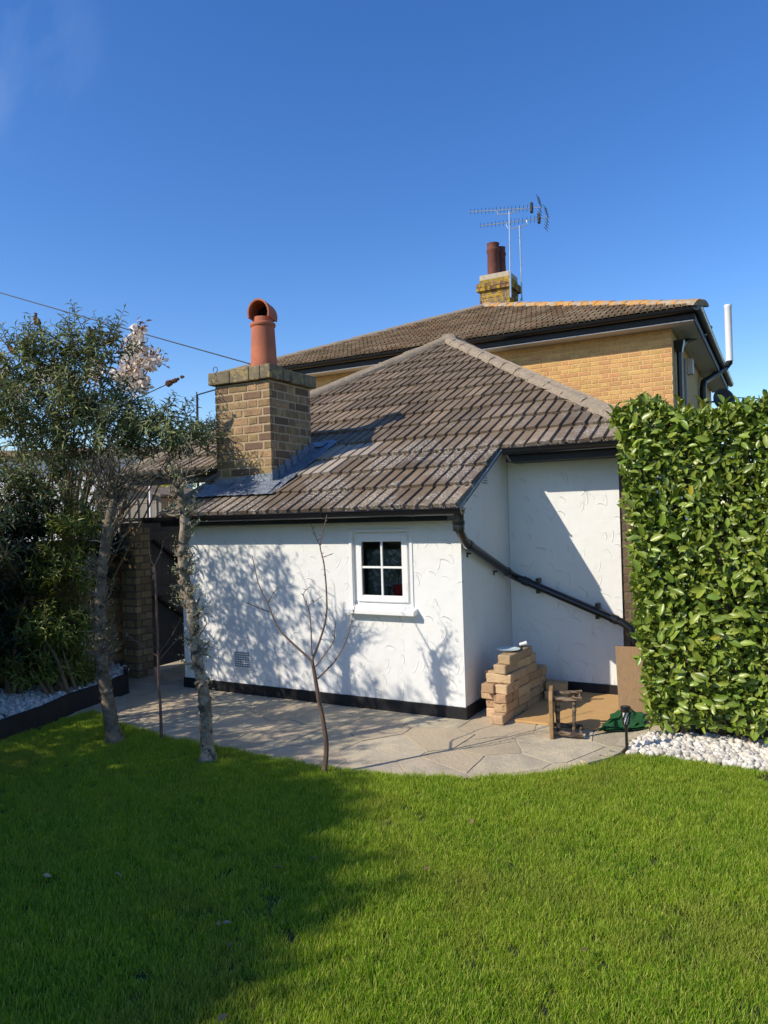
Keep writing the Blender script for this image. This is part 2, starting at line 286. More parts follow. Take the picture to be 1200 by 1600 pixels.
# ------------------------------------------------------------------ mesh builder
WORLD = {}     # world location of every object (nothing that parents is rotated or scaled)
class MB:
    def __init__(s): s.v = []; s.f = []
    def add(s, vs, fs):
        n = len(s.v); s.v += [V(p) for p in vs]; s.f += [tuple(i+n for i in f) for f in fs]; return s
    def box(s, a, b):
        (x0, y0, z0), (x1, y1, z1) = [[f(p, q) for p, q in zip(a, b)] for f in (min, max)]
        return s.add([(x0, y0, z0), (x1, y0, z0), (x1, y1, z0), (x0, y1, z0), (x0, y0, z1), (x1, y0, z1), (x1, y1, z1), (x0, y1, z1)],
                     [(3, 2, 1, 0), (4, 5, 6, 7), (0, 1, 5, 4), (1, 2, 6, 5), (2, 3, 7, 6), (3, 0, 4, 7)])
    def hexa(s, bot, top):
        return s.add(list(bot)+list(top), [(3, 2, 1, 0), (4, 5, 6, 7), (0, 1, 5, 4), (1, 2, 6, 5), (2, 3, 7, 6), (3, 0, 4, 7)])
    def prism(s, poly, d):          # polygon (3-D points) pushed along d
        n = len(poly); d = V(d); P = [V(p) for p in poly]
        return s.add(P+[p+d for p in P], [tuple(range(n))[::-1], tuple(range(n, 2*n))]+[(i, (i+1) % n, n+(i+1) % n, n+i) for i in range(n)])
    def bar(s, p, q, w, h, up=(0, 0, 1)):
        p, q = V(p), V(q); d = (q-p).normalized(); sd_ = d.cross(V(up))
        if sd_.length < 1e-4: sd_ = d.cross(V((1, 0, 0)))
        sd_.normalize(); u_ = sd_.cross(d)
        c = [sd_*(-w/2)+u_*(-h/2), sd_*(w/2)+u_*(-h/2), sd_*(w/2)+u_*(h/2), sd_*(-w/2)+u_*(h/2)]
        return s.add([p+k for k in c]+[q+k for k in c], [(0, 1, 2, 3)[::-1], (4, 5, 6, 7), (0, 1, 5, 4), (1, 2, 6, 5), (2, 3, 7, 6), (3, 0, 4, 7)])
    def tube(s, pts, r, n=8, caps=True, jit=0.):
        pts = [V(p) for p in pts]; m = len(pts); rs = r if isinstance(r, (list, tuple)) else [r]*m
        d0 = (pts[1]-pts[0]).normalized(); a = d0.orthogonal().normalized(); base = len(s.v)
        for i, p in enumerate(pts):
            d = (pts[min(i+1, m-1)]-pts[max(i-1, 0)]).normalized()
            a = (a-d*a.dot(d)).normalized(); b_ = d.cross(a)
            for k in range(n):
                t = 2*math.pi*k/n; rr = rs[i]*(1+(random.uniform(-jit, jit) if jit else 0))
                s.v.append(p+(a*math.cos(t)+b_*math.sin(t))*rr)
        for i in range(m-1):
            for k in range(n):
                s.f.append((base+i*n+k, base+i*n+(k+1) % n, base+(i+1)*n+(k+1) % n, base+(i+1)*n+k))
        if caps:
            s.f.append(tuple(base+k for k in range(n))[::-1]); s.f.append(tuple(base+(m-1)*n+k for k in range(n)))
        return s
    def lathe(s, c, prof, n=24, axis=(0, 0, 1)):
        c = V(c); ax = V(axis).normalized(); a = ax.orthogonal().normalized(); b_ = ax.cross(a); base = len(s.v)
        for r, h in prof:
            for k in range(n):
                t = 2*math.pi*k/n; s.v.append(c+ax*h+(a*math.cos(t)+b_*math.sin(t))*r)
        for i in range(len(prof)-1):
            for k in range(n): s.f.append((base+i*n+k, base+i*n+(k+1) % n, base+(i+1)*n+(k+1) % n, base+(i+1)*n+k))
        return s
    def build(s, name, m, parent=None, origin=None, smooth=False, bevel=0):
        if origin is None:
            xs = [p.x for p in s.v]; ys = [p.y for p in s.v]; zs = [p.z for p in s.v]
            origin = V(((min(xs)+max(xs))/2, (min(ys)+max(ys))/2, min(zs)))
        origin = V(origin)
        me = bpy.data.meshes.new(name); me.from_pydata([p-origin for p in s.v], [], s.f); me.update()
        if bevel:
            bm = bmesh.new(); bm.from_mesh(me); bmesh.ops.remove_doubles(bm, verts=bm.verts, dist=1e-5)
            bmesh.ops.recalc_face_normals(bm, faces=bm.faces)
            bmesh.ops.bevel(bm, geom=[e for e in bm.edges if len(e.link_faces) == 2 and e.calc_face_angle(0) > .5], offset=bevel, segments=2, profile=.6, affect='EDGES', clamp_overlap=True)
            bm.to_mesh(me); bm.free()
        me.materials.append(MATS[m] if isinstance(m, str) else m)
        if smooth:
            me.polygons.foreach_set('use_smooth', [True]*len(me.polygons))
            try: me.set_sharp_from_angle(angle=math.radians(40))
            except Exception: pass
        return link(name, me, parent, origin)
def link(name, me, parent=None, loc=(0, 0, 0), rot=None):
    o = bpy.data.objects.new(name, me); COL.objects.link(o); loc = V(loc)
    if parent is not None: o.parent = parent; o.location = loc-WORLD[parent.name]
    else: o.location = loc
    if rot is not None: o.rotation_mode = 'QUATERNION'; o.rotation_quaternion = rot
    WORLD[o.name] = loc; return o
def thing(name, label, cat, loc, group=None):
    o = bpy.data.objects.new(name, None); COL.objects.link(o); o.location = loc; o.empty_display_size = .1; WORLD[o.name] = V(loc); return tag(o, label, cat, group)
def tag(o, label, cat, group=None):
    o['label'] = label; o['category'] = cat
    if group: o['group'] = group
    return o
def kind(o, k): o['kind'] = k; return o

# templates of many small pieces in one mesh (numpy)
def scatter_mesh(name, tv, tf, P, X, Y, Z, m, parent=None, smooth=False, origin=(0, 0, 0)):
    """every template vertex (a,b,c) goes to P + a*X + b*Y + c*Z (X,Y,Z carry the size)"""
    tv = np.asarray(tv, float); n = len(P); k = len(tv)
    P = np.asarray(P, float)-np.asarray(origin, float)
    vs = P[:, None, :]+tv[None, :, 0, None]*X[:, None, :]+tv[None, :, 1, None]*Y[:, None, :]+tv[None, :, 2, None]*Z[:, None, :]
    fl = np.array([i for f in tf for i in f]); ln = np.array([len(f) for f in tf]); st = np.concatenate([[0], np.cumsum(ln)[:-1]])
    me = bpy.data.meshes.new(name); me.vertices.add(n*k); me.vertices.foreach_set('co', vs.astype(np.float32).ravel())
    me.loops.add(n*len(fl)); me.loops.foreach_set('vertex_index', (fl[None, :]+(np.arange(n)*k)[:, None]).astype(np.int32).ravel())
    me.polygons.add(n*len(ln)); me.polygons.foreach_set('loop_start', (st[None, :]+(np.arange(n)*len(fl))[:, None]).astype(np.int32).ravel())
    me.polygons.foreach_set('loop_total', np.tile(ln, n).astype(np.int32))
    me.update(calc_edges=True); me.validate()
    if smooth: me.polygons.foreach_set('use_smooth', np.ones(n*len(ln), bool))
    me.materials.append(MATS[m])
    return link(name, me, parent, origin)
def unit(a): return a/np.maximum(np.linalg.norm(a, axis=1, keepdims=True), 1e-9)
def frames(D, N):        # orthonormal (along D, across, normal) from directions and rough normals
    D = unit(D); N = N-(N*D).sum(1, keepdims=True)*D; N = unit(N); return D, np.cross(N, D), N
LEAF_T = ([(0, 0, 0), (.16, -.3, .07), (.16, 0, -.02), (.16, .3, .07), (.45, -.5, .10), (.47, 0, -.03), (.45, .5, .10), (.8, -.36, .02), (.8, 0, -.07), (.8, .36, .02), (1, 0, -.15)],
          [(0, 1, 2), (0, 2, 3), (1, 4, 5, 2), (2, 5, 6, 3), (4, 7, 8, 5), (5, 8, 9, 6), (7, 10, 8), (8, 10, 9)])
LANCE_T = ([(0, 0, 0), (.4, -.5, .1), (.42, 0, 0), (.4, .5, .1), (1, 0, -.14)], [(0, 1, 2), (0, 2, 3), (1, 4, 2), (2, 4, 3)])
DIAM_T = ([(0, 0, 0), (.5, -.5, .06), (1, 0, -.08), (.5, .5, .06)], [(0, 1, 2), (0, 2, 3)])
def leaf_scatter(name, P, D, N, L, W, m, parent, T=LANCE_T, smooth=False):
    D, A, N = frames(np.asarray(D, float), np.asarray(N, float)); L = np.asarray(L)[:, None]; W = np.asarray(W)[:, None]
    o = scatter_mesh(name, T[0], T[1], P, D*L, A*W, N*L, m, parent, smooth, origin=tuple(WORLD[parent.name]) if parent else (0, 0, 0))
    return kind(o, 'stuff')

# ------------------------------------------------------------------ bricks as single objects
def brick_mesh(name, lx, ly, lz, m, ch=.005, jit=.002, seed=0):
    rr = random.Random(seed); vs = []; idx = {}
    for sx in (-1, 1):
        for sy in (-1, 1):
            for sz in (-1, 1):
                j = [rr.uniform(-jit, jit) for _ in range(3)]
                for a in range(3):
                    c = [sx*lx/2, sy*ly/2, sz*lz/2]
                    for b_ in range(3):
                        if b_ != a: c[b_] -= (sx, sy, sz)[b_]*ch
                    idx[(sx, sy, sz, a)] = len(vs); vs.append([p+q for p, q in zip(c, j)])
    fs = []
    for a in range(3):
        b_, c = [(1, 2), (2, 0), (0, 1)][a]
        for s in (-1, 1):
            q = []
            for t1, t2 in ((-1, -1), (1, -1), (1, 1), (-1, 1)):
                k = [0, 0, 0]; k[a] = s; k[b_] = t1; k[c] = t2; q.append(idx[(*k, a)])
            fs.append(q if s > 0 else q[::-1])
    for a in range(3):
        b_, c = [(1, 2), (2, 0), (0, 1)][a]
        for s1 in (-1, 1):
            for s2 in (-1, 1):
                k0 = [0, 0, 0]; k0[b_] = s1; k0[c] = s2; k0[a] = -1; k1 = list(k0); k1[a] = 1
                fs.append([idx[(*k0, b_)], idx[(*k1, b_)], idx[(*k1, c)], idx[(*k0, c)]])
    for sx in (-1, 1):
        for sy in (-1, 1):
            for sz in (-1, 1): fs.append([idx[(sx, sy, sz, a)] for a in range(3)])
    me = bpy.data.meshes.new(name); me.from_pydata(vs, [], fs)
    bm = bmesh.new(); bm.from_mesh(me); bmesh.ops.recalc_face_normals(bm, faces=bm.faces); bm.to_mesh(me); bm.free()
    me.materials.append(MATS[m]); return me
_bm = {}
def brick_variants(key, lx, ly, lz, m, n=5, jit=.002, ch=.005):
    k = (key, round(lx, 4), round(ly, 4), round(lz, 4), m)
    if k not in _bm: _bm[k] = [brick_mesh('brick', lx, ly, lz, m, ch, jit, hash(key) % 97+i) for i in range(n)]
    return random.choice(_bm[k])
def brickwork(parent, O, du, nrm, length, z0, z1, m, gauge=.075, bl=.215, joint=.010, dep=.05, proud=.004, bond='stretcher', skip=None, name='brick', limit=300, first=0.):
    """courses of single bricks on a plane; O is the plane's start on the mortar face, du along, nrm outward. Bricks past the limit join into one stuff part"""
    O, du, nrm = V(O), V(du).normalized(), V(nrm).normalized(); bh = gauge-joint
    rot = Matrix((du, nrm, V((0, 0, 1)))).transposed()
    if rot.determinant() < 0: rot = Matrix((-du, nrm, V((0, 0, 1)))).transposed()
    q = rot.to_quaternion(); k = 0; made = 0; rest = MB()
    hl = (bl-joint)/2
    while z0+(k+1)*gauge <= z1+1e-4:
        x = -first; seqi = 0; row = []
        if bond == 'flemish':
            x -= (0 if k % 2 == 0 else (bl+joint)*.75)
            while x < length: L_ = bl if seqi % 2 == 0 else hl; row.append((x, L_)); x += L_+joint; seqi += 1
        else:
            x -= (0 if k % 2 == 0 else (bl+joint)/2)
            while x < length: row.append((x, bl)); x += bl+joint
        for x0_, L_ in row:
            a, b_ = max(x0_, 0), min(x0_+L_, length)
            if b_-a < .03: continue
            c = O+du*((a+b_)/2)+nrm*(proud-dep/2+random.uniform(-.0015, .0015))+V((0, 0, z0-O.z+k*gauge+gauge/2))
            if skip and skip(c): continue
            Lq = round(b_-a, 2)-.004*(round(b_-a, 2) > b_-a)
            if made < limit:
                jq = Quaternion((random.uniform(-1, 1), random.uniform(-1, 1), random.uniform(-1, 1)), random.uniform(-.006, .006))
                link(name, brick_variants('w', Lq, dep, bh, m), parent, c, jq @ q)
            else:
                rest.prism([c+du*(sx*Lq/2)-nrm*(dep/2)+V((0, 0, sz*bh/2)) for sx, sz in ((-1, -1), (1, -1), (1, 1), (-1, 1))], nrm*dep)
            made += 1
        k += 1
    if rest.v: kind(rest.build('brickwork', m, parent), 'stuff')
    return made

# ================================================================== SETTING: ground, lawn, patio
def sheet(name, poly, z, m, kind_='structure', thick=.02):
    mb = MB(); mb.prism([(x, y, z-thick) for x, y in poly], (0, 0, thick)); o = mb.build(name, m); return kind(o, kind_)
g = MB(); g.add([(-900, -900, -.06), (900, -900, -.06), (900, 900, -.06), (-900, 900, -.06)], [(0, 1, 2, 3)]); kind(g.build('ground', 'earth'), 'structure')

edge = [(-3.06, -1.02), (-2.75, -1.14), (-2.35, -1.25), (-1.75, -1.33), (-1.11, -1.36), (-.46, -1.38), (.05, -1.34), (.52, -1.17), (.92, -.92), (1.10, -.68), (1.20, -.5), (1.30, -.41), (1.477, -.36), (1.75, -.38), (2.1, -.39), (3.5, -.42), (7, -.5)]
lawn_poly = [(-3.0, -12), (7, -12)]+edge[::-1]+[(-3.02, -1.5), (-2.96, -1.95), (-2.92, -3)]
def poly_mesh(name, poly, z):
    from mathutils.geometry import tessellate_polygon
    bm = bmesh.new(); vs = [bm.verts.new((x, y, z)) for x, y in poly]
    for a, b_, c in tessellate_polygon([[V((x, y, 0)) for x, y in poly]]): bm.faces.new((vs[a], vs[b_], vs[c]))
    bm.normal_update()
    for f in bm.faces:
        if f.normal.z < 0: f.normal_flip()
    me = bpy.data.meshes.new(name); bm.to_mesh(me); bm.free(); return me
lm = poly_mesh('lawn', lawn_poly, .006); lm.materials.append(MATS['lawn_soil']); lawn = kind(link('lawn', lm), 'structure')

# patio: a mortar bed with every crazy-paving slab on it
patio_poly = [(-4.05, 3.2), (-4.05, -.1), (-3.30, -.36), (-3.22, -.8), (-3.12, -1.1), (-3.0, -1.6), (-.4, -1.6), (1.3, -.9), (1.6, -.3), (1.6, 1.16), (1.6, 3.2)]
pb = MB(); pb.prism([(x, y, -.05) for x, y in patio_poly], (0, 0, .0475)); patio = kind(pb.build('patio', 'mortar_sheet', origin=(0, 0, -.05)), 'structure')
def clip(poly, p, n):
    out = []
    for i in range(len(poly)):
        a, b_ = poly[i], poly[(i+1) % len(poly)]; da = (a-p).dot(n); db = (b_-p).dot(n)
        if da <= 0: out.append(a)
        if da*db < 0: out.append(a+(b_-a)*(da/(da-db)))
    return out
def inside(x, y, poly):
    c = False
    for i in range(len(poly)):
        (x1, y1), (x2, y2) = poly[i], poly[i-1]
        if (y1 > y) != (y2 > y) and x < (x2-x1)*(y-y1)/(y2-y1)+x1: c = not c
    return c
rs = random.Random(21); seeds = []
for i in range(-9, 5):
    for j in range(-4, 7):
        x = i*.47+.23+rs.uniform(-.17, .17)+.1*(j % 2); y = j*.42+rs.uniform(-.15, .15); seeds.append(V((x, y)))
for p in seeds:
    if not inside(p.x, p.y, patio_poly) or (-2.9 < p.x < -.05 and p.y > .15) or (-2.9 < p.x < .95 and p.y > 1.35): continue
    poly = [p+V((-.8, -.8)), p+V((.8, -.8)), p+V((.8, .8)), p+V((-.8, .8))]
    for q in seeds:
        if q is p or (q-p).length > 1.5: continue
        n = (q-p).normalized(); poly = clip(poly, p+(q-p)/2-n*rs.uniform(.002, .005), n)
        if len(poly) < 3: break
    for n_, d_ in ((V((1, 0)), 1.56), (V((-1, 0)), 4.0)):
        poly = clip(poly, n_*d_, n_) if len(poly) >= 3 else poly
    if len(poly) < 3: continue
    # ragged stone edge: split each side once and nudge
    ring = []
    for i, a in enumerate(poly):
        b_ = poly[(i+1) % len(poly)]; ring.append(a+(p-a)*rs.uniform(.0, .022))
        if (b_-a).length > .12:
            for tt in (.33, .67):
                ring.append(a+(b_-a)*(tt+rs.uniform(-.08, .08))+(p-(a+b_)/2).normalized()*rs.uniform(-.001, .006))
    mb = MB(); top = rs.uniform(-.0005, .003)
    mb.prism([(a.x, a.y, -.03) for a in ring], (0, 0, .03+top)); mb.build('slab', 'slab', patio)

# kerb by the white pebbles
kp = [(1.38, .20), (1.29, .06), (1.235, -.12), (1.225, -.28), (1.215, -.40), (1.17, -.52), (1.08, -.66)]
mb = MB()
for (a, b_) in zip(kp[:-1], kp[1:]):
    d = (V(b_)-V(a)).normalized(); n = V((-d.y, d.x)); w_ = .035
    a_, b2 = V(a), V(b_)+d*.006
    mb.hexa([(*(a_-n*w_), -.04), (*(b2-n*w_), -.04), (*(b2+n*w_), -.04), (*(a_+n*w_), -.04)], [(*(a_-n*w_), .03), (*(b2-n*w_), .03), (*(b2+n*w_), .03), (*(a_+n*w_), .03)])
kind(mb.build('kerb', 'slab'), 'structure')

# grass: tufts instanced on the lawn
tufts = bpy.data.collections.new('grass_tufts')
def make_tuft(seed):
    r = np.random.default_rng(seed); n = 46
    P = np.zeros((n, 3)); P[:, :2] = r.normal(0, .022, (n, 2)); a = r.uniform(0, 2*np.pi, n); lean = np.abs(r.normal(.0, .42, n))
    D = np.stack([np.cos(a)*lean, np.sin(a)*lean, np.ones(n)], 1); N = np.stack([-np.cos(a), -np.sin(a), lean+.01], 1)
    D, A, N = frames(D, N); tw = r.uniform(-1.2, 1.2, n)[:, None]; A2 = A*np.cos(tw)+N*np.sin(tw); N2 = np.cross(D, A2)
    L = r.uniform(.018, .046, n)[:, None]; W = r.uniform(.0018, .0036, n)[:, None]
    T = ([(0, -.5, 0), (0, .5, 0), (.55, -.42, .06), (.55, .42, .06), (1, 0, .2)], [(0, 1, 3, 2), (2, 3, 4)])
    o = scatter_mesh('grass_tuft', T[0], T[1], P, D*L, A2*W, -N*L*.9, 'grass_blade'); COL.objects.unlink(o); tufts.objects.link(o)
for i in range(8): make_tuft(100+i)
gm = poly_mesh('grass', lawn_poly, .006); grass = kind(link('grass', gm), 'stuff')
def grass_nodes(density):
    ng = bpy.data.node_groups.new('grass', 'GeometryNodeTree')
    ng.interface.new_socket('Geometry', in_out='INPUT', socket_type='NodeSocketGeometry'); ng.interface.new_socket('Geometry', in_out='OUTPUT', socket_type='NodeSocketGeometry')
    N = ng.nodes; Lk = ng.links.new; gi = N.new('NodeGroupInput'); go = N.new('NodeGroupOutput')
    dp = N.new('GeometryNodeDistributePointsOnFaces'); dp.inputs['Density'].default_value = density; dp.inputs['Seed'].default_value = 4
    ci = N.new('GeometryNodeCollectionInfo'); ci.inputs['Collection'].default_value = tufts; ci.inputs['Separate Children'].default_value = True; ci.inputs['Reset Children'].default_value = True
    ip = N.new('GeometryNodeInstanceOnPoints'); ip.inputs['Pick Instance'].default_value = True
    rv = N.new('FunctionNodeRandomValue'); rv.data_type = 'FLOAT_VECTOR'; rv.inputs[0].default_value = (-.12, -.12, 0); rv.inputs[1].default_value = (.12, .12, 6.283)
    pos = N.new('GeometryNodeInputPosition'); nz = N.new('ShaderNodeTexNoise'); nz.inputs['Scale'].default_value = 1.7; nz.inputs['Detail'].default_value = 4
    mr = N.new('ShaderNodeMapRange'); mr.inputs[1].default_value = .3; mr.inputs[2].default_value = .7; mr.inputs[3].default_value = .72; mr.inputs[4].default_value = 1.08
    Lk(gi.outputs[0], dp.inputs['Mesh']); Lk(dp.outputs['Points'], ip.inputs['Points']); Lk(ci.outputs[0], ip.inputs['Instance'])
    Lk(rv.outputs[0], ip.inputs['Rotation']); Lk(pos.outputs[0], nz.inputs['Vector']); Lk(nz.outputs[0], mr.inputs[0]); Lk(mr.outputs[0], ip.inputs['Scale']); Lk(ip.outputs[0], go.inputs[0])
    return ng
gmod = grass.modifiers.new('grass', 'NODES'); gmod.node_group = grass_nodes(1250)

# ================================================================== ANNEX: white rendered extension
BL, WV, RU = -2.95, 1.16, 1.0
SL = .5
def rz(v): return 1.794+SL*v           # tile-top plane of the front slope
AP = V((-2.16, 4.94, rz(4.94))); HR = V((1.42, .84, rz(.84))); HL = V((-4.65, .84, rz(.84)))
annex = thing('rendered_extension', 'low white rendered extension with brown tiled roof, tall chimney and small window', 'house', (-1.4, 1.5, 0))
PL = .097
def wall_panel(mb, a, b_, z0, z1, t=.12, holes=None):     # wall between plan points a->b, outside to the right of travel
    a, b_ = V(a), V(b_); d = (b_-a).normalized(); n = V((d.y, -d.x)); L_ = (b_-a).length
    cuts = [(0, L_, z0, z1)]
    if holes:
        x0, x1, h0, h1 = holes; cuts = [(0, x0, z0, z1), (x1, L_, z0, z1), (x0, x1, z0, h0), (x0, x1, h1, z1)]
    for (s0, s1, q0, q1) in cuts:
        p = a+d*s0; q = a+d*s1
        mb.hexa([(*p, q0), (*q, q0), (*(q-n*t), q0), (*(p-n*t), q0)], [(*p, q1), (*q, q1), (*(q-n*t), q1), (*(p-n*t), q1)])
WX0, WX1, WZ0, WZ1 = -1.0, -.455, .875, 1.49
mb = MB()
wall_panel(mb, (BL, 0), (0, 0), PL, 1.70, holes=(WX0-BL, WX1-BL, WZ0, WZ1))
# side walls of the bay rise with the roof
for uu, sgn in ((0, -1), (BL, 1)):
    lo, hi = (0.121, WV+.1) ; a0, a1 = (uu, uu+sgn*.12)
    x0, x1 = min(a0, a1), max(a0, a1)
    mb.hexa([(x0, lo, PL), (x1, lo, PL), (x1, hi, PL), (x0, hi, PL)], [(x0, lo, rz(lo)-.06), (x1, lo, rz(lo)-.06), (x1, hi, rz(hi)-.06), (x0, hi, rz(hi)-.06)])
for uu, sgn in ((0, -1), (BL, 1)):                       # little gable piece over the front 12 cm
    x0, x1 = min(uu, uu+sgn*.12), max(uu, uu+sgn*.12)
    mb.hexa([(x0, .002, 1.70), (x1, .002, 1.70), (x1, .12, 1.70), (x0, .12, 1.70)], [(x0, .002, rz(0)-.06), (x1, .002, rz(0)-.06), (x1, .12, rz(.12)-.06), (x0, .12, rz(.12)-.06)])
wall_panel(mb, (.003, WV), (RU, WV), PL, 2.30)
wall_panel(mb, (-3.45, WV), (BL-.003, WV), PL, 2.30)
wall_panel(mb, (RU, WV+.13), (RU, 7.3), PL, 2.30); wall_panel(mb, (-3.45, 7.3), (-3.45, WV+.13), PL, 2.30)
wall = mb.build('wall', 'white_render', annex, bevel=0)
mb = MB(); e_ = .012
mb.box((BL-e_, -e_, -.03), (e_, .11, PL)); mb.box((e_-.13, .111, -.03), (e_, WV+.05, PL)); mb.box((BL-e_, .111, -.03), (BL+.1, WV, PL))
mb.box((e_+.001, WV-e_, -.03), (RU+.004, WV+.1, PL)); mb.box((-3.46, WV-e_, -.03), (BL-e_-.001, WV+.1, PL)); plinth = mb.build('plinth', 'black_paint', annex, bevel=.004)
# unpainted brick return at the right end
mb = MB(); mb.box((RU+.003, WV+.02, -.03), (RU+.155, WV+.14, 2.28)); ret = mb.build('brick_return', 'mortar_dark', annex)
brickwork(ret, (RU+.003, WV+.02, 0), (1, 0, 0), (0, -1, 0), .15, 0, 2.25, 'brick_dark', proud=.003, bond='flemish', dep=.03)
# ---- window
win = MB().box((WX0+.002, .03, WZ0), (WX0+.05, .10, WZ1)).box((WX1-.05, .03, WZ0), (WX1-.002, .10, WZ1)).box((WX0+.05, .03, WZ0), (WX1-.05, .10, WZ0+.045)).box((WX0+.05, .03, WZ1-.045), (WX1-.05, .10, WZ1-.002)).build('window', 'white_upvc', annex, bevel=.004)
cs = MB(); a0, a1, b0, b1 = WX0+.028, WX1-.028, WZ0+.03, WZ1-.03; fr = .052
cs.box((a0, .012, b0), (a0+fr, .055, b1)).box((a1-fr, .012, b0), (a1, .055, b1)).box((a0+fr, .012, b0), (a1-fr, .055, b0+fr)).box((a0+fr, .012, b1-fr), (a1-fr, .055, b1)); cs.build('casement', 'white_upvc', win, bevel=.005)
gx0, gx1, gz0, gz1 = a0+fr, a1-fr, b0+fr, b1-fr; gm_, gzm = (gx0+gx1)/2, (gz0+gz1)/2+.01
MB().box((gm_-.009, .018, gz0), (gm_+.009, .042, gz1)).build('glazing_bar', 'white_upvc', win, bevel=.003)
for x0, x1 in ((gx0, gm_-.0095), (gm_+.0095, gx1)): MB().box((x0, .0185, gzm-.009), (x1, .0415, gzm+.009)).build('glazing_bar', 'white_upvc', win, bevel=.003)
for x0, x1 in ((gx0, gm_-.009), (gm_+.009, gx1)):
    for z0, z1 in ((gz0, gzm-.009), (gzm+.009, gz1)): MB().box((x0, .028, z0), (x1, .032, z1)).build('pane', 'glass', win)
MB().box((WX0-.045, -.028, WZ0-.03), (WX0-.001, .02, WZ1+.03)).box((WX1+.001, -.028+.02, WZ0-.03), (WX1+.03, .02, WZ1+.03)).box((WX0-.001, -.008, WZ1), (WX1+.001, .02, WZ1+.03)).build('window_surround', 'white_render', win) if False else None
sm = MB().box((WX0-.002, -.01, WZ1+.001), (WX1+.03, -.0005, WZ1+.022)); sm.box((WX0-.03, -.008, WZ0-.03), (WX0-.001, -.0005, WZ1+.022)); sm.box((WX1+.001, -.008, WZ0-.03), (WX1+.028, -.0005, WZ1)); sm.build('window_surround', 'white_upvc', win, bevel=.003)
sl = MB(); sl.hexa([(WX0-.05, -.075, WZ0-.068), (WX1+.06, -.075, WZ0-.068), (WX1+.06, .03, WZ0-.06), (WX0-.05, .03, WZ0-.06)], [(WX0-.05, -.075, WZ0-.03), (WX1+.06, -.075, WZ0-.03), (WX1+.06, .03, WZ0-.004), (WX0-.05, .03, WZ0-.004)]); sl.build('window_sill', 'white_upvc', win, bevel=.006)
MB().box((WX0-.1, .125, WZ0+.03), (WX1+.1, .30, WZ0+.055)).build('window_board', 'white_upvc', win)
# inside of the room
mb = MB(); mb.box((-2.7, 2.4, .3), (-.2, 2.45, 1.9)); mb.box((-2.7, .125, .0), (-.2, 2.4, .02)); mb.build('inner_wall', 'room', annex)
# ---- air bricks
def vent_holes(o, nx, nz, axis):
    pass
av = MB(); vx0, vx1, vz0, vz1 = -2.33, -2.12, .235, .405
av.box((vx0, -.010, vz0), (vx1, -.0005, vz1)); vent = av.build('air_brick', 'white_upvc', annex, bevel=.002)
hb = MB()
for i in range(9):
    for j in range(7):
        x = vx0+.025+i*.02; z = vz0+.022+j*.021; hb.box((x-.005, -.0125, z-.006), (x+.005, -.0095, z+.006))
hb.build('vent_holes', 'opening_black', vent)  # black blocks on the face stand for the shade inside the holes
lv = MB(); lv.box((.0005, .43, 1.86), (.012, .60, 1.975)); louv = lv.build('vent', 'white_upvc', annex, bevel=.002)
for i in range(5): MB().box((.0125, .445, 1.872+i*.02), (.018, .585, 1.882+i*.02)).build('slat', 'grey_plastic', louv)
# ---- roof boarding + tiles
def low(p, d=.055): return V((p.x, p.y, p.z-d))
bayL, bayR, vE = -3.08, .06, -.20
rb = MB()
P_ = [V((bayL, vE+.01, rz(vE))), V((bayR, vE+.01, rz(vE))), V((bayR, .85, rz(.85))), V((HR.x-.02, .85, rz(.85))), AP, V((HL.x+.02, .85, rz(.85))), V((bayL, .85, rz(.85)))]
n_s = V((0, -SL, 1)).normalized()
rb.prism([p-n_s*.07 for p in P_], n_s*.025)
BK = V((AP.x, 7.39, AP.z))
rb.add([low(HR), V((HR.x, 7.39, HR.z-.055)), low(BK), low(AP)], [(0, 1, 2, 3)]); rb.add([low(HL), low(AP), low(BK), V((HL.x, 7.39, HL.z-.055))], [(0, 1, 2, 3)])
roof = rb.build('roof', 'tile', annex)
TW = (bayR-bayL)/14; GP = .345; GS = GP*math.sqrt(1+SL*SL)
def tile_profile(wd, hgt, pads=2):
    s = wd/pads; out = []
    for i in range(pads):
        b0 = i*s; out += [(b0, -.004), (b0+.09*s, -.004), (b0+.15*s, hgt), (b0+.88*s, hgt*1.05), (b0+.935*s, -.004)]
    return out+[(wd, 0)]
def tile_mb(wd, ln, th=.022, hgt=.017, seed=0, pads=2):
    rr = random.Random(seed); pr = tile_profile(wd-.003, hgt, pads); n = len(pr); mb = MB(); vs = []
    for y, dz in ((0, .030), (ln, .002)):
        for x, z in pr: vs.append((x, y+(rr.uniform(-.012, .006) if y == 0 else 0), z+dz+(rr.uniform(-.003, .002) if y == 0 else 0)))
    for x, z in pr: vs.append((x, vs[len(vs)-2*n][1]+.002, z*.5+.030-th))
    fs = [(i, i+1, n+i+1, n+i) for i in range(n-1)]+[(2*n+i, 2*n+i+1, i+1, i) for i in range(n-1)]
    fs += [(0, n, 2*n), (n-1, 3*n-1, 2*n-1)]
    return mb.add(vs, fs)
XA, YA, ZA = V((1, 0, 0)), V((0, 1, SL)).normalized(), n_s
ROTS = Matrix((XA, YA, ZA)).transposed(); QS = ROTS.to_quaternion()
_tv = {}
def tile_variant(mname, i, wd=TW, ln=GS+.05, pads=2, hg=.023):
    k = (mname, i, wd)
    if k not in _tv:
        me = bpy.data.meshes.new('tile'); t_ = tile_mb(wd, ln, seed=i, pads=pads, hgt=hg); me.from_pydata(t_.v, [], t_.f); me.materials.append(MATS[mname]); _tv[k] = me
    return _tv[k]
def side(p, a, b_): return (b_.x-a.x)*(p.y-a.y)-(b_.y-a.y)*(p.x-a.x)
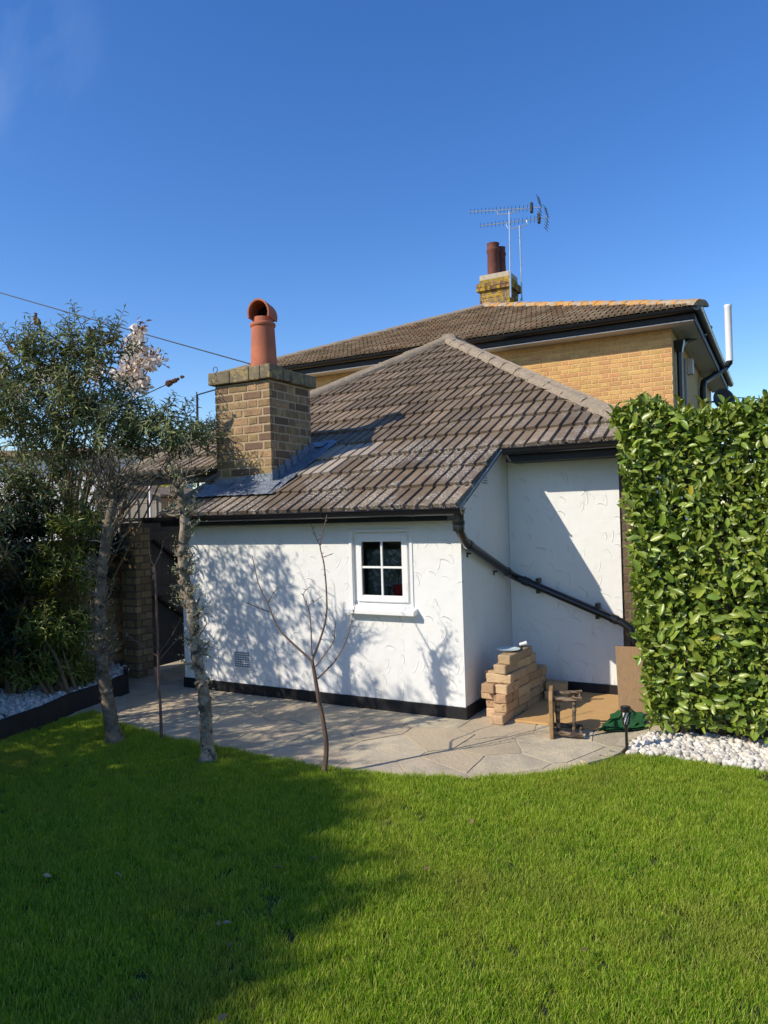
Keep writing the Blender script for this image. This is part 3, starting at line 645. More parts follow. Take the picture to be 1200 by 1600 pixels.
def place_tile(parent, o, mname, wd, ln, q, rot, cuts, seed, pads=2, hg=.023):
    """o = lower-left corner on the batten plane; cuts = hip lines the tile must stay inside of (left of a->b)"""
    c4 = [o, o+rot@V((wd, 0, 0)), o+rot@V((wd, ln, 0)), o+rot@V((0, ln, 0))]
    need = []
    for a, b_ in cuts:
        ss = [side(p, a, b_) > 0 for p in c4]
        if not any(ss): return None
        if not all(ss): need.append((a, b_))
    jq = Quaternion((0, 0, 1), random.uniform(-.011, .011)) @ Quaternion((1, 0, 0), random.uniform(-.012, .012)) @ Quaternion((0, 1, 0), random.uniform(-.018, .018))
    if not need: return link('tile', tile_variant(mname, seed % 6, wd, ln, pads, hg), parent, o, q@jq)
    t_ = tile_mb(wd, ln, seed=seed, pads=pads, hgt=hg); me = bpy.data.meshes.new('tile'); me.from_pydata(t_.v, [], t_.f); bm = bmesh.new(); bm.from_mesh(me); R4 = rot.to_4x4(); R4.translation = o
    for a, b_ in need:
        nn = V((b_.y-a.y, -(b_.x-a.x), 0)).normalized(); inv = R4.inverted()
        bmesh.ops.bisect_plane(bm, geom=bm.verts[:]+bm.edges[:]+bm.faces[:], plane_co=inv@V((a.x, a.y, o.z)), plane_no=(rot.transposed()@nn), clear_outer=True)
    if not bm.faces: bm.free(); return None
    bm.to_mesh(me); bm.free(); me.materials.append(MATS[mname]); return link('tile', me, parent, o, q)
rt = random.Random(5); cutsA = [(HR, AP), (AP, HL)]
for k in range(16):
    v0 = vE+k*GP
    for i in range(-9, 22):
        u0 = bayL+i*TW
        if k < 3 and not (0 <= i < 14): continue
        o = V((u0, v0, rz(v0)))-n_s*.042
        cx, cy = u0+TW/2, v0+GP/2
        if -2.80 < cx < -2.03 and .30 < cy < 1.06: continue        # the stack stands here
        pxx, pyy = proj((cx, cy, rz(cy)))
        if ((k == 3 and 5 <= i <= 7) or (k == 2 and 4 <= i <= 6)): mname = 'tile_new'
        else: mname = 'tile'
        place_tile(roof, o, mname, TW, GS+.05, QS, ROTS, cutsA, rt.randrange(1000))
def hip_tiles(parent, a, b_, r, m, ln=.42, name='ridge_tile', lift=.0):
    a, b_ = V(a), V(b_); d = (b_-a).normalized(); L_ = (b_-a).length; n = max(1, round(L_/ln)); sd_ = d.cross(V((0, 0, 1))).normalized(); up_ = sd_.cross(d)
    for i in range(n):
        p0 = a+d*(L_*i/n); p1 = a+d*(L_*(i+1)/n+.02); mb = MB(); K = 9; vs = []
        for pp, rr in ((p0, r*1.06), (p0+d*.04, r*1.08), (p1, r*.98)):
            for k in range(K):
                t = math.pi*(k/(K-1)); vs.append(pp+sd_*(math.cos(t)*rr*1.05)+up_*(math.sin(t)*rr*.75-.035+lift+random.uniform(-.009, .009)))
        fs = [(j*K+k, (j+1)*K+k, (j+1)*K+k+1, j*K+k+1) for j in range(2) for k in range(K-1)]+[tuple(range(K))]
        mb.add(vs, fs); mb.build(name, m, parent, smooth=True)
hip_tiles(roof, HR+V((0, 0, -.02)), AP, .108, 'ridge'); hip_tiles(roof, HL, AP, .12, 'ridge'); hip_tiles(roof, AP+V((0, -.02, .02)), BK, .12, 'ridge')
# mortar bed under the right hip, spread over the tile ends
mb = MB(); d = (AP-HR).normalized(); inn = V((-d.y, d.x, 0)).normalized()
N_ = 40; vs = []
for i in range(N_+1):
    p = HR+(AP-HR)*(i/N_)
    wd = .115+random.uniform(-.025, .03)
    vs += [p+V((0, 0, .055)), p+inn*wd+V((0, 0, SL*inn.y*wd+.012))]
mb.add(vs, [(2*i, 2*i+2, 2*i+3, 2*i+1) for i in range(N_)]); mb.build('hip_mortar', 'ridge', roof)
# verge undercloak and barge (bay right side)
mb = MB()
mb.hexa([(bayR-.03, vE+.02, rz(vE)-.085), (bayR, vE+.02, rz(vE)-.085), (bayR, .86, rz(.86)-.085), (bayR-.03, .86, rz(.86)-.085)], [(bayR-.03, vE+.02, rz(vE)-.045), (bayR, vE+.02, rz(vE)-.045), (bayR, .86, rz(.86)-.045), (bayR-.03, .86, rz(.86)-.045)])
mb.build('verge_board', 'white_upvc', annex)
# moss and grit caught along the tile edges
MP = []
for k in range(1, 15):
    v0 = vE+k*GP
    for _ in range(150):
        u = random.uniform(-4.4, 1.35); 
        if k < 3 and not bayL < u < bayR: continue
        p = V((u, v0-random.uniform(-.012, .014), 0)); 
        if side(p, HR, AP) < .35 or side(p, AP, HL) < .35 or mnoise.noise(V((u*3, v0*3, 0))) < -.25: continue
        if -2.8 < u < -2.0 and .2 < v0 < 1.15: continue
        MP.append((u, p.y, rz(p.y)-.016+random.uniform(-.012, .008)))
MP = np.array(MP); n = len(MP); A_ = unit(RNG.normal(0, 1, (n, 3))); A_, C_, B_ = frames(A_, RNG.normal(0, 1, (n, 3))); s_ = RNG.uniform(.005, .014, n)[:, None]
ico = bmesh.new(); bmesh.ops.create_icosphere(ico, subdivisions=1, radius=1.); ICO = ([tuple(v.co) for v in ico.verts], [tuple(v.index for v in f.verts) for f in ico.faces]); ico.free()
kind(scatter_mesh('moss', ICO[0], ICO[1], MP, A_*s_*1.4, C_*s_, B_*s_*.7, 'tile_moss', roof, origin=tuple(WORLD[roof.name])), 'stuff')
# ---- fascia, gutters
def gutter(parent, a, b_, out, z, r=.052, name='gutter', m='black_plastic', brk=True, bm_='black_plastic'):
    a, b_, out = V((*a, 0)), V((*b_, 0)), V((*out, 0)); d = (b_-a).normalized(); K = 9; mb = MB(); vs = []
    for p in (a, b_):
        for rr in (r, r-.004):
            for k in range(K):
                t = math.pi+math.pi*k/(K-1); vs.append(p+out*(math.cos(t)*rr)+V((0, 0, z+math.sin(t)*rr)))
    fs = []
    for base in (0, K):
        for k in range(K-1): fs.append((base+k, base+k+1, 2*K+base+k+1, 2*K+base+k))
    for k in (0, K-1): fs.append((k, K+k, 3*K+k, 2*K+k))
    for e in (0, 2*K): fs.append(tuple(e+k for k in range(K)))
    mb.add(vs, fs)
    for s_ in (-1, 1):      # rolled lip
        mb.tube([a+out*(s_*r)+V((0, 0, z)), b_+out*(s_*r)+V((0, 0, z))], .005, 6)
    gt = mb.build(name, m, parent, smooth=True)
    if brk:
        L_ = (b_-a).length; n = max(2, int(L_/.75))
        for i in range(n):
            p = a+d*(L_*(i+.5)/n); kb = MB(); vs = []
            for e in (-.012, .012):
                for k in range(K):
                    t = math.pi+math.pi*k/(K-1); vs.append(p+d*e+out*(math.cos(t)*(r+.004))+V((0, 0, z+math.sin(t)*(r+.004))))
            kb.add(vs, [(k, k+1, K+k+1, K+k) for k in range(K-1)]); kb.build('bracket', bm_, gt)
    return gt
zf = rz(vE)-.02
MB().box((bayL+.03, -.165, 1.575), (bayR-.10, -.145, 1.665)).box((bayL+.03, -.145, 1.575), (bayR-.10, -.001, 1.59)).build('fascia', 'black_paint', annex)
gutter(annex, (bayL-.12, -.222), (bayR+.055, -.222), (0, -1), 1.665)
zb = rz(.84)-.02
MB().box((bayR+.03, .872, zb-.13), (HR.x-.02, .892, zb-.005)).box((bayR+.03, .892, zb-.13), (HR.x-.02, WV-.001, zb-.115)).build('fascia', 'black_paint', annex)
gutter(annex, (bayR+.035, .815), (HR.x+.02, .815), (0, -1), zb-.018)
MB().box((HL.x+.03, .872, zb-.13), (bayL-.02, .892, zb-.005)).box((HL.x+.03, .892, zb-.13), (bayL-.02, WV-.001, zb-.115)).build('fascia', 'black_paint', annex)
gutter(annex, (HL.x-.03, .815), (bayL-.03, .815), (0, -1), zb-.018)
# ---- sloping rainwater pipe
A0 = V((.075, -.215, 1.625)); pts = [A0, V((.075, -.215, 1.51)), V((.07, -.12, 1.43)), V((.058, .0, 1.385)), V((.058, 1.02, 1.055)), V((.10, 1.095, 1.015)), V((1.0, 1.097, .655)), V((1.07, 1.095, .61)), V((1.10, 1.095, .50)), V((1.11, 1.095, .12))]
dp_ = MB().tube(pts, .034, 14).build('downpipe', 'black_plastic', annex, smooth=True)
MB().lathe(A0+V((0, 0, -.13)), [(.036, 0), (.044, 0), (.046, .03), (.044, .045), (.048, .05), (.048, .075), (.043, .08), (.043, .14), (.052, .16)], 18).build('outlet', 'black_plastic', dp_, smooth=True)
for p, d in ((V((.058, .03, 1.375)), V((0, 1.02, -.33))), (V((.058, .93, 1.085)), V((0, 1.02, -.33))), (V((.17, 1.097, .988)), V((.9, 0, -.36))), (V((.94, 1.097, .68)), V((.9, 0, -.36)))):
    d = d.normalized(); MB().lathe(p-d*.03, [(.034, 0), (.040, 0), (.040, .06), (.034, .06)], 16, d).build('pipe_collar', 'black_plastic', dp_, smooth=True)
for p in (V((.058, .12, 1.346)), V((.058, .72, 1.152))):
    MB().box((.0005, p.y-.012, p.z-.05), (.03, p.y+.012, p.z-.036)).box((.0005, p.y-.012, p.z-.05), (.006, p.y+.012, p.z-.075)).build('pipe_clip', 'black_plastic', dp_)
for x, z in ((.28, .943), (.80, .735)):
    MB().box((x-.014, 1.075, z+.03), (x+.014, WV-.001, z+.075)).box((x-.014, 1.075, z-.06), (x+.014, WV-.001, z-.03)).build('pipe_clip', 'black_plastic', dp_)

# ---- chimney on the bay roof
CX0, CX1, CY0, CY1, CT = -2.755, -2.068, .32, 1.028, 2.965
ch = MB().box((CX0+.008, CY0+.008, 1.75), (CX1-.008, CY1-.008, CT)).build('chimney', 'mortar_pale', annex)
lz = 1.965
brickwork(ch, (CX0, CY0+.008, 0), (1, 0, 0), (0, -1, 0), CX1-CX0, lz, CT+.01, 'brick_stock', gauge=.0825, joint=.015, bl=.225, proud=.006, bond='flemish', dep=.04)
brickwork(ch, (CX1-.008, CY0+.011, 0), (0, 1, 0), (1, 0, 0), CY1-CY0-.012, lz-.0825*2, CT+.01, 'brick_stock', gauge=.0825, joint=.015, bl=.225, proud=.006, bond='flemish', dep=.04, skip=lambda c: c.z < rz(c.y)+.06, first=.11)
brickwork(ch, (CX0+.008, CY0+.011, 0), (0, 1, 0), (-1, 0, 0), CY1-CY0-.012, lz, CT+.01, 'brick_stock', gauge=.0825, joint=.015, bl=.225, proud=.006, bond='flemish', dep=.04, skip=lambda c: c.z < rz(c.y)+.06)
# capping course, each capping brick its own piece
cz0, cz1, ov = CT+.008, 3.105, .045
xs = [CX0-ov, -2.52, -2.28, -2.145, CX1+ov]
for a, b_ in zip(xs[:-1], xs[1:]):
    q = MB().box((a+.003, CY0-ov, cz0+random.uniform(-.004, .004)), (b_-.003, CY0+.17, cz1+random.uniform(-.006, .006))).build('cap_brick', 'concrete_old', ch, bevel=.012)
ys = [CY0+.176, .62, .85, CY1+ov]
for a, b_ in zip(ys[:-1], ys[1:]):
    MB().box((CX1-.2, a+.003, cz0+random.uniform(-.004, .004)), (CX1+ov, b_-.003, cz1-.01)).build('cap_brick', 'concrete_old', ch, bevel=.012)
    MB().box((CX0-ov, a+.003, cz0), (CX0+.2, b_-.003, cz1-.01)).build('cap_brick', 'concrete_old', ch, bevel=.012)
fl = MB(); fl.hexa([(CX0+.2, CY0+.17, cz1-.03), (CX1-.2, CY0+.17, cz1-.03), (CX1-.2, CY1, cz1-.03), (CX0+.2, CY1, cz1-.03)], [(CX0+.25, CY0+.2, cz1+.03), (CX1-.25, CY0+.2, cz1+.03), (CX1-.25, CY1-.03, cz1+.03), (CX0+.25, CY1-.03, cz1+.03)]); fl.build('flaunching', 'concrete_old', ch)
# pot and hood
PC = V((-2.385, .66, 3.10))
pot = MB().lathe(PC, [(.138, 0), (.136, .02), (.128, .25), (.119, .46), (.118, .475), (.128, .485), (.132, .5), (.128, .515), (.108, .525), (.102, .575), (.092, .575), (.092, .3)], 32).build('chimney_pot', 'terracotta', ch, smooth=True)
mb = MB(); K = 13; hd = V((.30, -1, 0)).normalized(); hs_ = V((0, 0, 1)).cross(hd).normalized()
vs = []
for rr in (.116, .101):
    for e in (.125, -.125):
        for k in range(K):
            t = math.pi*(-.1+1.2*k/(K-1)); vs.append(PC+V((0, 0, .60))+hd*e+hs_*(math.cos(t)*rr)+V((0, 0, math.sin(t)*rr*1.25)))
fs = [(k, k+1, K+k+1, K+k) for k in range(K-1)]+[(2*K+k, 3*K+k, 3*K+k+1, 2*K+k+1) for k in range(K-1)]
fs += [(k, 2*K+k, 2*K+k+1, k+1) for k in range(K-1)]+[(K+k, K+k+1, 3*K+k+1, 3*K+k) for k in range(K-1)]+[(0, K, 3*K, 2*K), (K-1, 3*K-1, 4*K-1, 2*K-1)]
mb.add(vs, fs); hood = mb.build('pot_hood', 'terracotta', ch, smooth=True)
mb = MB(); vs = []
for k in range(K):
    t = math.pi*(-.1+1.2*k/(K-1)); vs.append(PC+V((0, 0, .60))-hd*.12+hs_*(math.cos(t)*.1)+V((0, 0, math.sin(t)*.1*1.25)))
mb.prism(vs, hd*.02); mb.build('hood_shade', 'opening_black', ch)  # added black panel, paints the shade inside the open hood
MB().lathe(PC+V((0, 0, .54)), [(.091, 0), (.0, 0)], 20).build('pot_mouth', 'opening_black', ch)  # black disc painted as the shade down the pot
MB().tube([V((CX0+.05, CY0+.0, cz1+.0))+V((math.cos(t)*.028-.03, 0, .03+math.sin(t)*.028)) for t in [i*.55-1.2 for i in range(10)]], .004, 6).build('wire_hook', 'dark_metal', ch)
# lead flashing: apron in front, soaker strip with steps up the side
def crumple(mb, A, B, C, D_, nu, nv, amp=.006):
    vs = [(V(A)*(1-i/nu)+V(B)*(i/nu))*(1-j/nv)+(V(D_)*(1-i/nu)+V(C)*(i/nu))*(j/nv)+V((0, 0, 1))*(mnoise.noise(V((i*.7, j*.9, amp*1000)))*amp) for j in range(nv+1) for i in range(nu+1)]
    mb.add(vs, [(j*(nu+1)+i, j*(nu+1)+i+1, (j+1)*(nu+1)+i+1, (j+1)*(nu+1)+i) for j in range(nv) for i in range(nu)])
fh = MB()
q0, q1 = CX0-.12, CX1+.16
crumple(fh, (q0, .10, rz(.10)+.015), (q1-.05, .10, rz(.10)+.015), (q1-.05, CY0-.012, rz(CY0)+.035), (q0, CY0-.012, rz(CY0)+.035), 26, 6, .016)
crumple(fh, (CX0-.02, CY0-.013, rz(CY0)+.03), (CX1+.012, CY0-.013, rz(CY0)+.03), (CX1+.012, CY0-.011, rz(CY0)+.11), (CX0-.02, CY0-.011, rz(CY0)+.075), 14, 3, .006)
crumple(fh, (CX1+.008, .10, rz(.10)+.018), (q1, .10, rz(.10)+.012), (q1+.04, CY1+.22, rz(CY1+.22)+.014), (CX1+.008, CY1+.22, rz(CY1+.22)+.03), 5, 24, .012)
for i in range(7):
    y0 = CY0-.012+i*.108; y1 = min(y0+.118, CY1+.02)
    fh.hexa([(CX1+.002, y0, rz(y0)-.02), (CX1+.014, y0, rz(y0)-.02), (CX1+.014, y1, rz(y1)-.02), (CX1+.002, y1, rz(y1)-.02)], [(CX1+.002, y0, rz(y1)+.085), (CX1+.014, y0, rz(y1)+.085), (CX1+.014, y1, rz(y1)+.085), (CX1+.002, y1, rz(y1)+.085)])
crumple(fh, (CX0-.1, CY1+.01, rz(CY1)+.05), (CX1+.1, CY1+.01, rz(CY1)+.05), (CX1+.1, CY1+.2, rz(CY1+.2)+.02), (CX0-.1, CY1+.2, rz(CY1+.2)+.02), 14, 4, .01)
fh.build('flashing', 'lead', ch, smooth=True)

# ================================================================== MAIN BRICK HOUSE behind
MV, MU, MZ = 7.4, .73, 4.66
GV, GU, GZ = 6.97, 1.17, 4.70
MLU = -8.5
mh = thing('brick_house', 'two storey yellow brick house with brown hipped roof and black gutters', 'house', (-3.9, 9, 0))
MB().box((MLU+.45, MV, -.05), (MU, 15.2, MZ)).build('wall', 'brickface_yellow', mh)
def hidden(c):
    x, y = proj(c)
    if x < 480: return True
    # behind the annex roof (with a margin for a step aside)
    hx = [485, 700, 965]; hy = [605, 530, 640]
    lim = np.interp(x, hx, hy)+26
    if x > 965: lim = 690
    return y > lim or y < 470
nb = brickwork(mh, (MLU+.45, MV, 0), (1, 0, 0), (0, -1, 0), MU-MLU-.45, 2.475, MZ, 'brick_yellow', proud=.006, bond='flemish', dep=.03, skip=hidden, limit=300)
# roof: front hip slope, right slope, left slope, ridge back
MAP = V((-4.1, 11.95, 6.74)); MR = V((GU+.06, GV-.02, GZ+.05)); ML = V((MLU, GV-.02, GZ+.05)); MBK = V((MAP.x, 13.6, MAP.z))
msl = (MAP.z-MR.z)/(MAP.y-MR.y); nm = V((0, -msl, 1)).normalized()
rb = MB(); rb.prism([p-nm*.06 for p in (ML, MR, MAP)], nm*.02)
rb.add([low(MR), V((MR.x, 15.6, MR.z-.055)), low(MBK), low(MAP)], [(0, 1, 2, 3)]); rb.add([low(ML), low(MAP), low(MBK), V((ML.x, 15.6, ML.z-.055))], [(0, 1, 2, 3)])
mroof = rb.build('roof', 'tile_far', mh)
MTW, MGP = .30, .34; MGS = MGP*math.sqrt(1+msl*msl); RM = Matrix((V((1, 0, 0)), V((0, 1, msl)).normalized(), nm)).transposed(); QM = RM.to_quaternion()
nt_ = 0
for k in range(16):
    v0 = MR.y+k*MGP
    for i in range(-40, 10):
        o = V((MR.x+i*MTW, v0, MR.z+k*MGP*msl))-nm*.036
        if place_tile(mroof, o, 'tile_far', MTW, MGS+.05, QM, RM, [(MR, MAP), (MAP, ML)], rt.randrange(1000), 3, .03): nt_ += 1
hip_tiles(mroof, MR+V((0, 0, -.02)), MAP, .135, 'ridge_lichen', .45, lift=.0); hip_tiles(mroof, ML, MAP, .12, 'ridge', .45); hip_tiles(mroof, MAP, MBK, .15, 'ridge_lichen', .45)
MB().box((MLU+.02, GV+.07, MZ-.115), (GU-.05, GV+.09, MZ+.03)).build('fascia', 'black_paint', mh)
MB().box((MLU+.02, GV+.0905, MZ-.14), (MU+.001, MV+.0, MZ-.125)).box((MU+.001, GV+.0905, MZ-.14), (GU-.072, 15.5, MZ-.125)).build('soffit', 'white_soffit', mh)
MB().box((GU-.07, GV+.0905, MZ-.15), (GU-.05, 15.5, MZ+.03)).build('fascia', 'black_paint', mh)
gutter(mh, (MLU, GV+.0), (GU+.05, GV+.0), (0, -1), GZ-.005, r=.066)
gutter(mh, (GU+.005, GV-.07), (GU+.005, 15.55), (1, 0), GZ-.005, r=.066)
# rainwater pipe with hopper near the corner; soil vent pipe; white cable box
hp = at(1061, 546, 'u', MU+.07)
dpm = MB().tube([at(1110, 512, 'u', GU), at(1100, 523, 'u', GU-.05), at(1072, 533, 'u', MU+.12), hp+V((0, 0, .02))], .04, 10).tube([hp, V((hp.x, hp.y, 1.5))], .042, 12).build('downpipe', 'black_plastic', mh, smooth=True)
MB().hexa([(hp.x-.05, hp.y-.06, hp.z-.05), (hp.x+.05, hp.y-.06, hp.z-.05), (hp.x+.05, hp.y+.06, hp.z-.05), (hp.x-.05, hp.y+.06, hp.z-.05)], [(hp.x-.07, hp.y-.11, hp.z+.14), (hp.x+.09, hp.y-.11, hp.z+.14), (hp.x+.09, hp.y+.11, hp.z+.14), (hp.x-.07, hp.y+.11, hp.z+.14)]).build('hopper', 'black_plastic', dpm)
cp = at(1070, 560, 'u', MU+.05); MB().tube([cp, V((cp.x, cp.y, 1.5))], .022, 8).build('waste_pipe', 'grey_plastic', mh, smooth=True)
bx = at(1079, 572, 'u', MU+.05); MB().box((MU+.001, bx.y-.12, bx.z-.16), (MU+.1, bx.y+.12, bx.z+.13)).build('meter_box', 'white_soffit', mh, bevel=.01)
sv0 = at(1098, 604, 'u', MU+.09); sv1 = at(1140, 566, 'u', GU+.14); sv2 = at(1141, 492, 'u', GU+.14)
rvp = depth(sv0)/FPX*6.0
svp = MB().tube([V((sv0.x, sv0.y, 1.4)), sv0+V((0, 0, -.05)), sv0+V((.02, 0, .09)), sv1+V((-.1, 0, -.12)), sv1, V((sv1.x, sv1.y, sv1.z+.06))], rvp*.85, 12).build('vent_pipe', 'black_plastic', mh, smooth=True)
MB().lathe((sv1.x, sv1.y, sv1.z+.03), [(rvp*.9, 0), (rvp*.92, sv2.z-sv1.z-.06), (rvp*1.0, sv2.z-sv1.z-.05), (rvp*.95, sv2.z-sv1.z+.0), (0, sv2.z-sv1.z+.01)], 16).build('pipe_top', 'white_upvc', svp, smooth=True)
# stack on the main ridge
c0, c1 = at(749, 450, 'v', 12.3), at(800, 450, 'v', 12.3)
sx0, sx1, sy0, sy1 = c0.x, c0.x+.80, 12.3, 13.0
st = at(775, 425, 'v', 12.3).z
mc = MB().box((sx0+.01, sy0+.01, 6.2), (sx1-.01, sy1-.01, st-.02)).build('chimney', 'mortar_sheet', mh)
zcut = st-.44
for (O_, du_, nn_, ln_) in (((sx0, sy0+.01, 0), (1, 0, 0), (0, -1, 0), sx1-sx0), ((sx1-.01, sy0+.012, 0), (0, 1, 0), (1, 0, 0), sy1-sy0-.014)):
    brickwork(mc, O_, du_, nn_, ln_, zcut-.60, zcut, 'brick_red', gauge=.1, joint=.012, bl=.26, bond='flemish', proud=.011, dep=.04)
for i, (oo, zz0, zz1, mm_) in enumerate(((.065, zcut, zcut+.1, 'brick_red'), (.065, zcut+.1, zcut+.2, 'brick_red'), (.0, zcut+.2, zcut+.3, 'brick_lichen'), (-.02, zcut+.3, zcut+.40, 'brick_lichen'))):
    for (O_, du_, nn_, ln_) in (((sx0-oo, sy0-oo+.01, 0), (1, 0, 0), (0, -1, 0), sx1-sx0+2*oo), ((sx1+oo-.01, sy0-oo+.012, 0), (0, 1, 0), (1, 0, 0), sy1-sy0+2*oo-.014)):
        brickwork(mc, O_, du_, nn_, ln_, zz0, zz1+.001, mm_, gauge=.1, joint=.008, bl=.26, bond='flemish', proud=.011, dep=.09+oo)
for pxx, pyt, r_ in ((771.5, 381, 9.5), (783, 387, 7.5)):
    vv = 12.55 if pxx < 775 else 12.8; b_ = at(pxx, 424, 'v', vv); tp = at(pxx, pyt, 'v', vv); rr = r_/FPX*depth(b_); hgt = tp.z-st+.05
    MB().lathe((b_.x, b_.y, st-.05), [(rr*1.05, 0), (rr*.98, hgt*.72), (rr*1.12, hgt*.76), (rr*1.12, hgt*.82), (rr, hgt*.84), (rr*.98, hgt*.95), (rr*1.06, hgt), (rr*.8, hgt), (rr*.8, hgt*.5)], 20).build('chimney_pot', 'terracotta_dark', mc, smooth=True)

# aerials on the stack
def aerial(label, mx, ytop, ybot, vv, boom, ydir, nel, dip, refl):
    top = at(mx[0], ytop, 'v', vv); bot = at(mx[1], ybot, 'v', vv)
    t = thing('tv_aerial', label, 'aerial', bot, 'aerials on the main chimney')
    MB().tube([bot, top], .022, 8).build('mast', 'alloy', t, smooth=True)
    (x0, y0), (x1, y1) = boom; a = at(x0, y0, 'v', vv); b_ = at(x1, y1, 'v', vv); b_ = V((b_.x, b_.y, a.z+(b_.z-a.z)*1.0)); d = (b_-a).normalized()
    MB().tube([a, b_], .011, 6).build('boom', 'alloy', t)
    el = V((.35, -.8, .75)).normalized()
    for i in range(nel):
        p = a+(b_-a)*(.015+.80*i/(nel-1)); MB().tube([p-el*.07*(1+.3*i/nel), p+el*.07*(1+.3*i/nel)], .006, 5).build('element', 'dark_metal', t)
    p = a+(b_-a)*.875; MB().box(p-V((.035, .05, .12)), p+V((.035, .05, .13))).build('dipole_box', 'black_plastic', t, bevel=.02)
    p = b_; 
    for s_ in (1, -1):
        q = MB(); q.tube([p, p+V((-.06, 0, .27*s_))], .012, 6)
        for k in range(4): c = p+V((-.06, 0, .27*s_))*(k+1)/4; q.tube([c-V((.0, .18, 0)), c+V((0, .18, 0))], .006, 5)
        q.build('reflector', 'dark_metal', t)
    m_ = top; MB().tube([m_+V((0, 0, -.06)), m_+V((0, 0, -.06))-d*.3, m_-d*.36+V((0, 0, .06)), a+(b_-a)*.42], .012, 6).tube([m_+V((0, 0, -.06)), m_+d*.2, a+(b_-a)*.70], .012, 6).build('cradle', 'alloy', t)
    MB().tube([bot+V((0, .02, .1)), bot+V((-.15, .3, .1))], .02, 6).build('mast_bracket', 'alloy', t)
aerial('taller silver tv aerial clamped to the lichened chimney, upper boom', (796, 798), 330, 465, 12.1, ((734, 331), (845, 324)), 1, 16, 0, 0)
aerial('shorter silver tv aerial standing just right of the lichened chimney, lower boom', (812, 816), 352, 470, 12.75, ((749, 353), (856, 340)), 1, 15, 0, 0)

# satellite dish on the side wall
dc = at(1128, 626, 'u', MU+.45); t = thing('satellite_dish', 'dark satellite dish under the eaves on the side of the brick house', 'satellite dish', dc)
rr = .24; MB().lathe(dc, [(0, 0), (rr*.4, .012), (rr*.75, .045), (rr, .085), (rr*1.02, .085), (rr*.75, .03), (0, -.012)], 24, (.55, -.8, .2)).build('dish', 'dark_metal', t, smooth=True)
MB().tube([dc, dc+V((.25, -.3, -.1))], .012, 6).build('feed_arm', 'dark_metal', t); MB().tube([dc+V((-.02, .04, 0)), V((MU, dc.y+.1, dc.z))], .02, 6).build('wall_bracket', 'dark_metal', t)

# ================================================================== SMALL THINGS ON THE PATIO
# brick stack: every loose brick is a thing
BG = 'loose bricks stacked beside the white wall'
bw, bh_, bl_ = .105, .073, .235
cn = ['bottom', 'second', 'third', 'fourth', 'fifth', 'sixth', 'top']
pn = ['front end', 'second from the front', 'third from the front', 'fourth from the front', 'fifth from the front']
def loose(c, ang, label, L_=bl_, m='brick_tan', rz_=None):
    q = Quaternion((0, 0, 1), ang); me = brick_variants('loose', L_, bw, bh_-.002, m, 4, .003, .006)
    o = link('brick', me, None, c, q); tag(o, label, 'brick', BG); return o
DIR = V((.10, 1.0, 0)).normalized(); sdv = V((DIR.y, -DIR.x, 0)); AN = math.atan2(DIR.y, DIR.x)
B0 = V((.265, -.045, 0))
plan = [  # course: start offset along the run, sideways shift, number of bricks (half bricks allowed at the back)
    (0.0, .0, 4), (.085, .004, 4), (.075, -.004, 3.5), (.075, .002, 3.5), (.11, .012, 3), (.105, -.012, 2.6), (.14, .004, 2)]
for ci, (off, sh, n) in enumerate(plan):
    x = off; i = 0; left = n
    while left > .3:
        L_ = bl_ if left >= 1 else bl_*.5
        if ci == 4 and i == 0:      # laid crosswise, showing its long face
            c = B0+DIR*(x+bw/2)+sdv*(-.03)+V((0, 0, ci*bh_+bh_/2)); loose(c, random.uniform(-.04, .04)+.06, 'tan brick laid crosswise at the front of the fifth course of the stack', .20); x += bw+.004
        else:
            c = B0+DIR*(x+L_/2)+sdv*(sh+random.uniform(-.011, .011))+V((0, 0, ci*bh_+bh_/2))
            loose(c, AN+random.uniform(-.05, .05), f'tan brick in the {cn[ci]} course of the brick stack, {pn[i]}', L_, 'brick_tan'); x += L_+random.uniform(.003, .012)
        i += 1; left -= 1
for dx, dy, ci, lab, an in ((-.06, .16, 2, 'dark shaded brick jutting left from the third course of the stack', .0), (-.08, .13, 3, 'pale brick end jutting left from the fourth course of the stack', 1.5), (-.08, .27, 4, 'brick lying left of the crosswise brick, against the wall', 1.2)):
    loose(B0+V((dx, dy+.05, ci*bh_+bh_/2)), an, lab)
# second skin behind keeps the jutting bricks up
for ci, cc in enumerate(('bottom', 'second')):
    loose(B0+V((-.09, .30, ci*bh_+bh_/2)), AN+.03, f'brick in the rear row against the wall, {cc} layer'); 
for k_, cc in enumerate(('third', )):
    loose(B0+V((-.09, .42, 2*bh_+bh_/2)), AN-.03, f'brick in the rear row against the wall, {cc} layer')
loose(V((.50, .80, .020+bh_/2)), .1, 'single brick on the plywood at the back end of the stack', .18)
loose(V((.50, .83, .020+bh_*1.5)), .05, 'brick on top of the single brick behind the stool', .17)
# plate and tap fitting on top
ptop = B0+DIR*(.14+.19)+V((-.03, .0, 7*bh_))
pl = MB().lathe(ptop+V((0, 0, .001)), [(0, .0), (.05, .0), (.062, .004), (.092, .013), (.094, .016), (.06, .008), (.05, .005), (0, .005)], 28).build('plate', 'plate', smooth=True); tag(pl, 'pale blue dish lying on top of the brick stack', 'plate')
tp = ptop+V((.085, .06, .0)); tf = thing('tap_fitting', 'small grey and white fitting standing beside the blue dish on the bricks', 'tap', tp)
MB().lathe(tp+V((0, 0, .0005)), [(.012, 0), (.012, .035), (.016, .037), (.016, .05), (0, .05)], 12).build('body', 'dark_metal', tf, smooth=True); MB().tube([tp+V((-.01, -.01, .045)), tp+V((.045, .01, .06))], [.012, .015], 8).build('spout', 'off_white', tf, smooth=True)
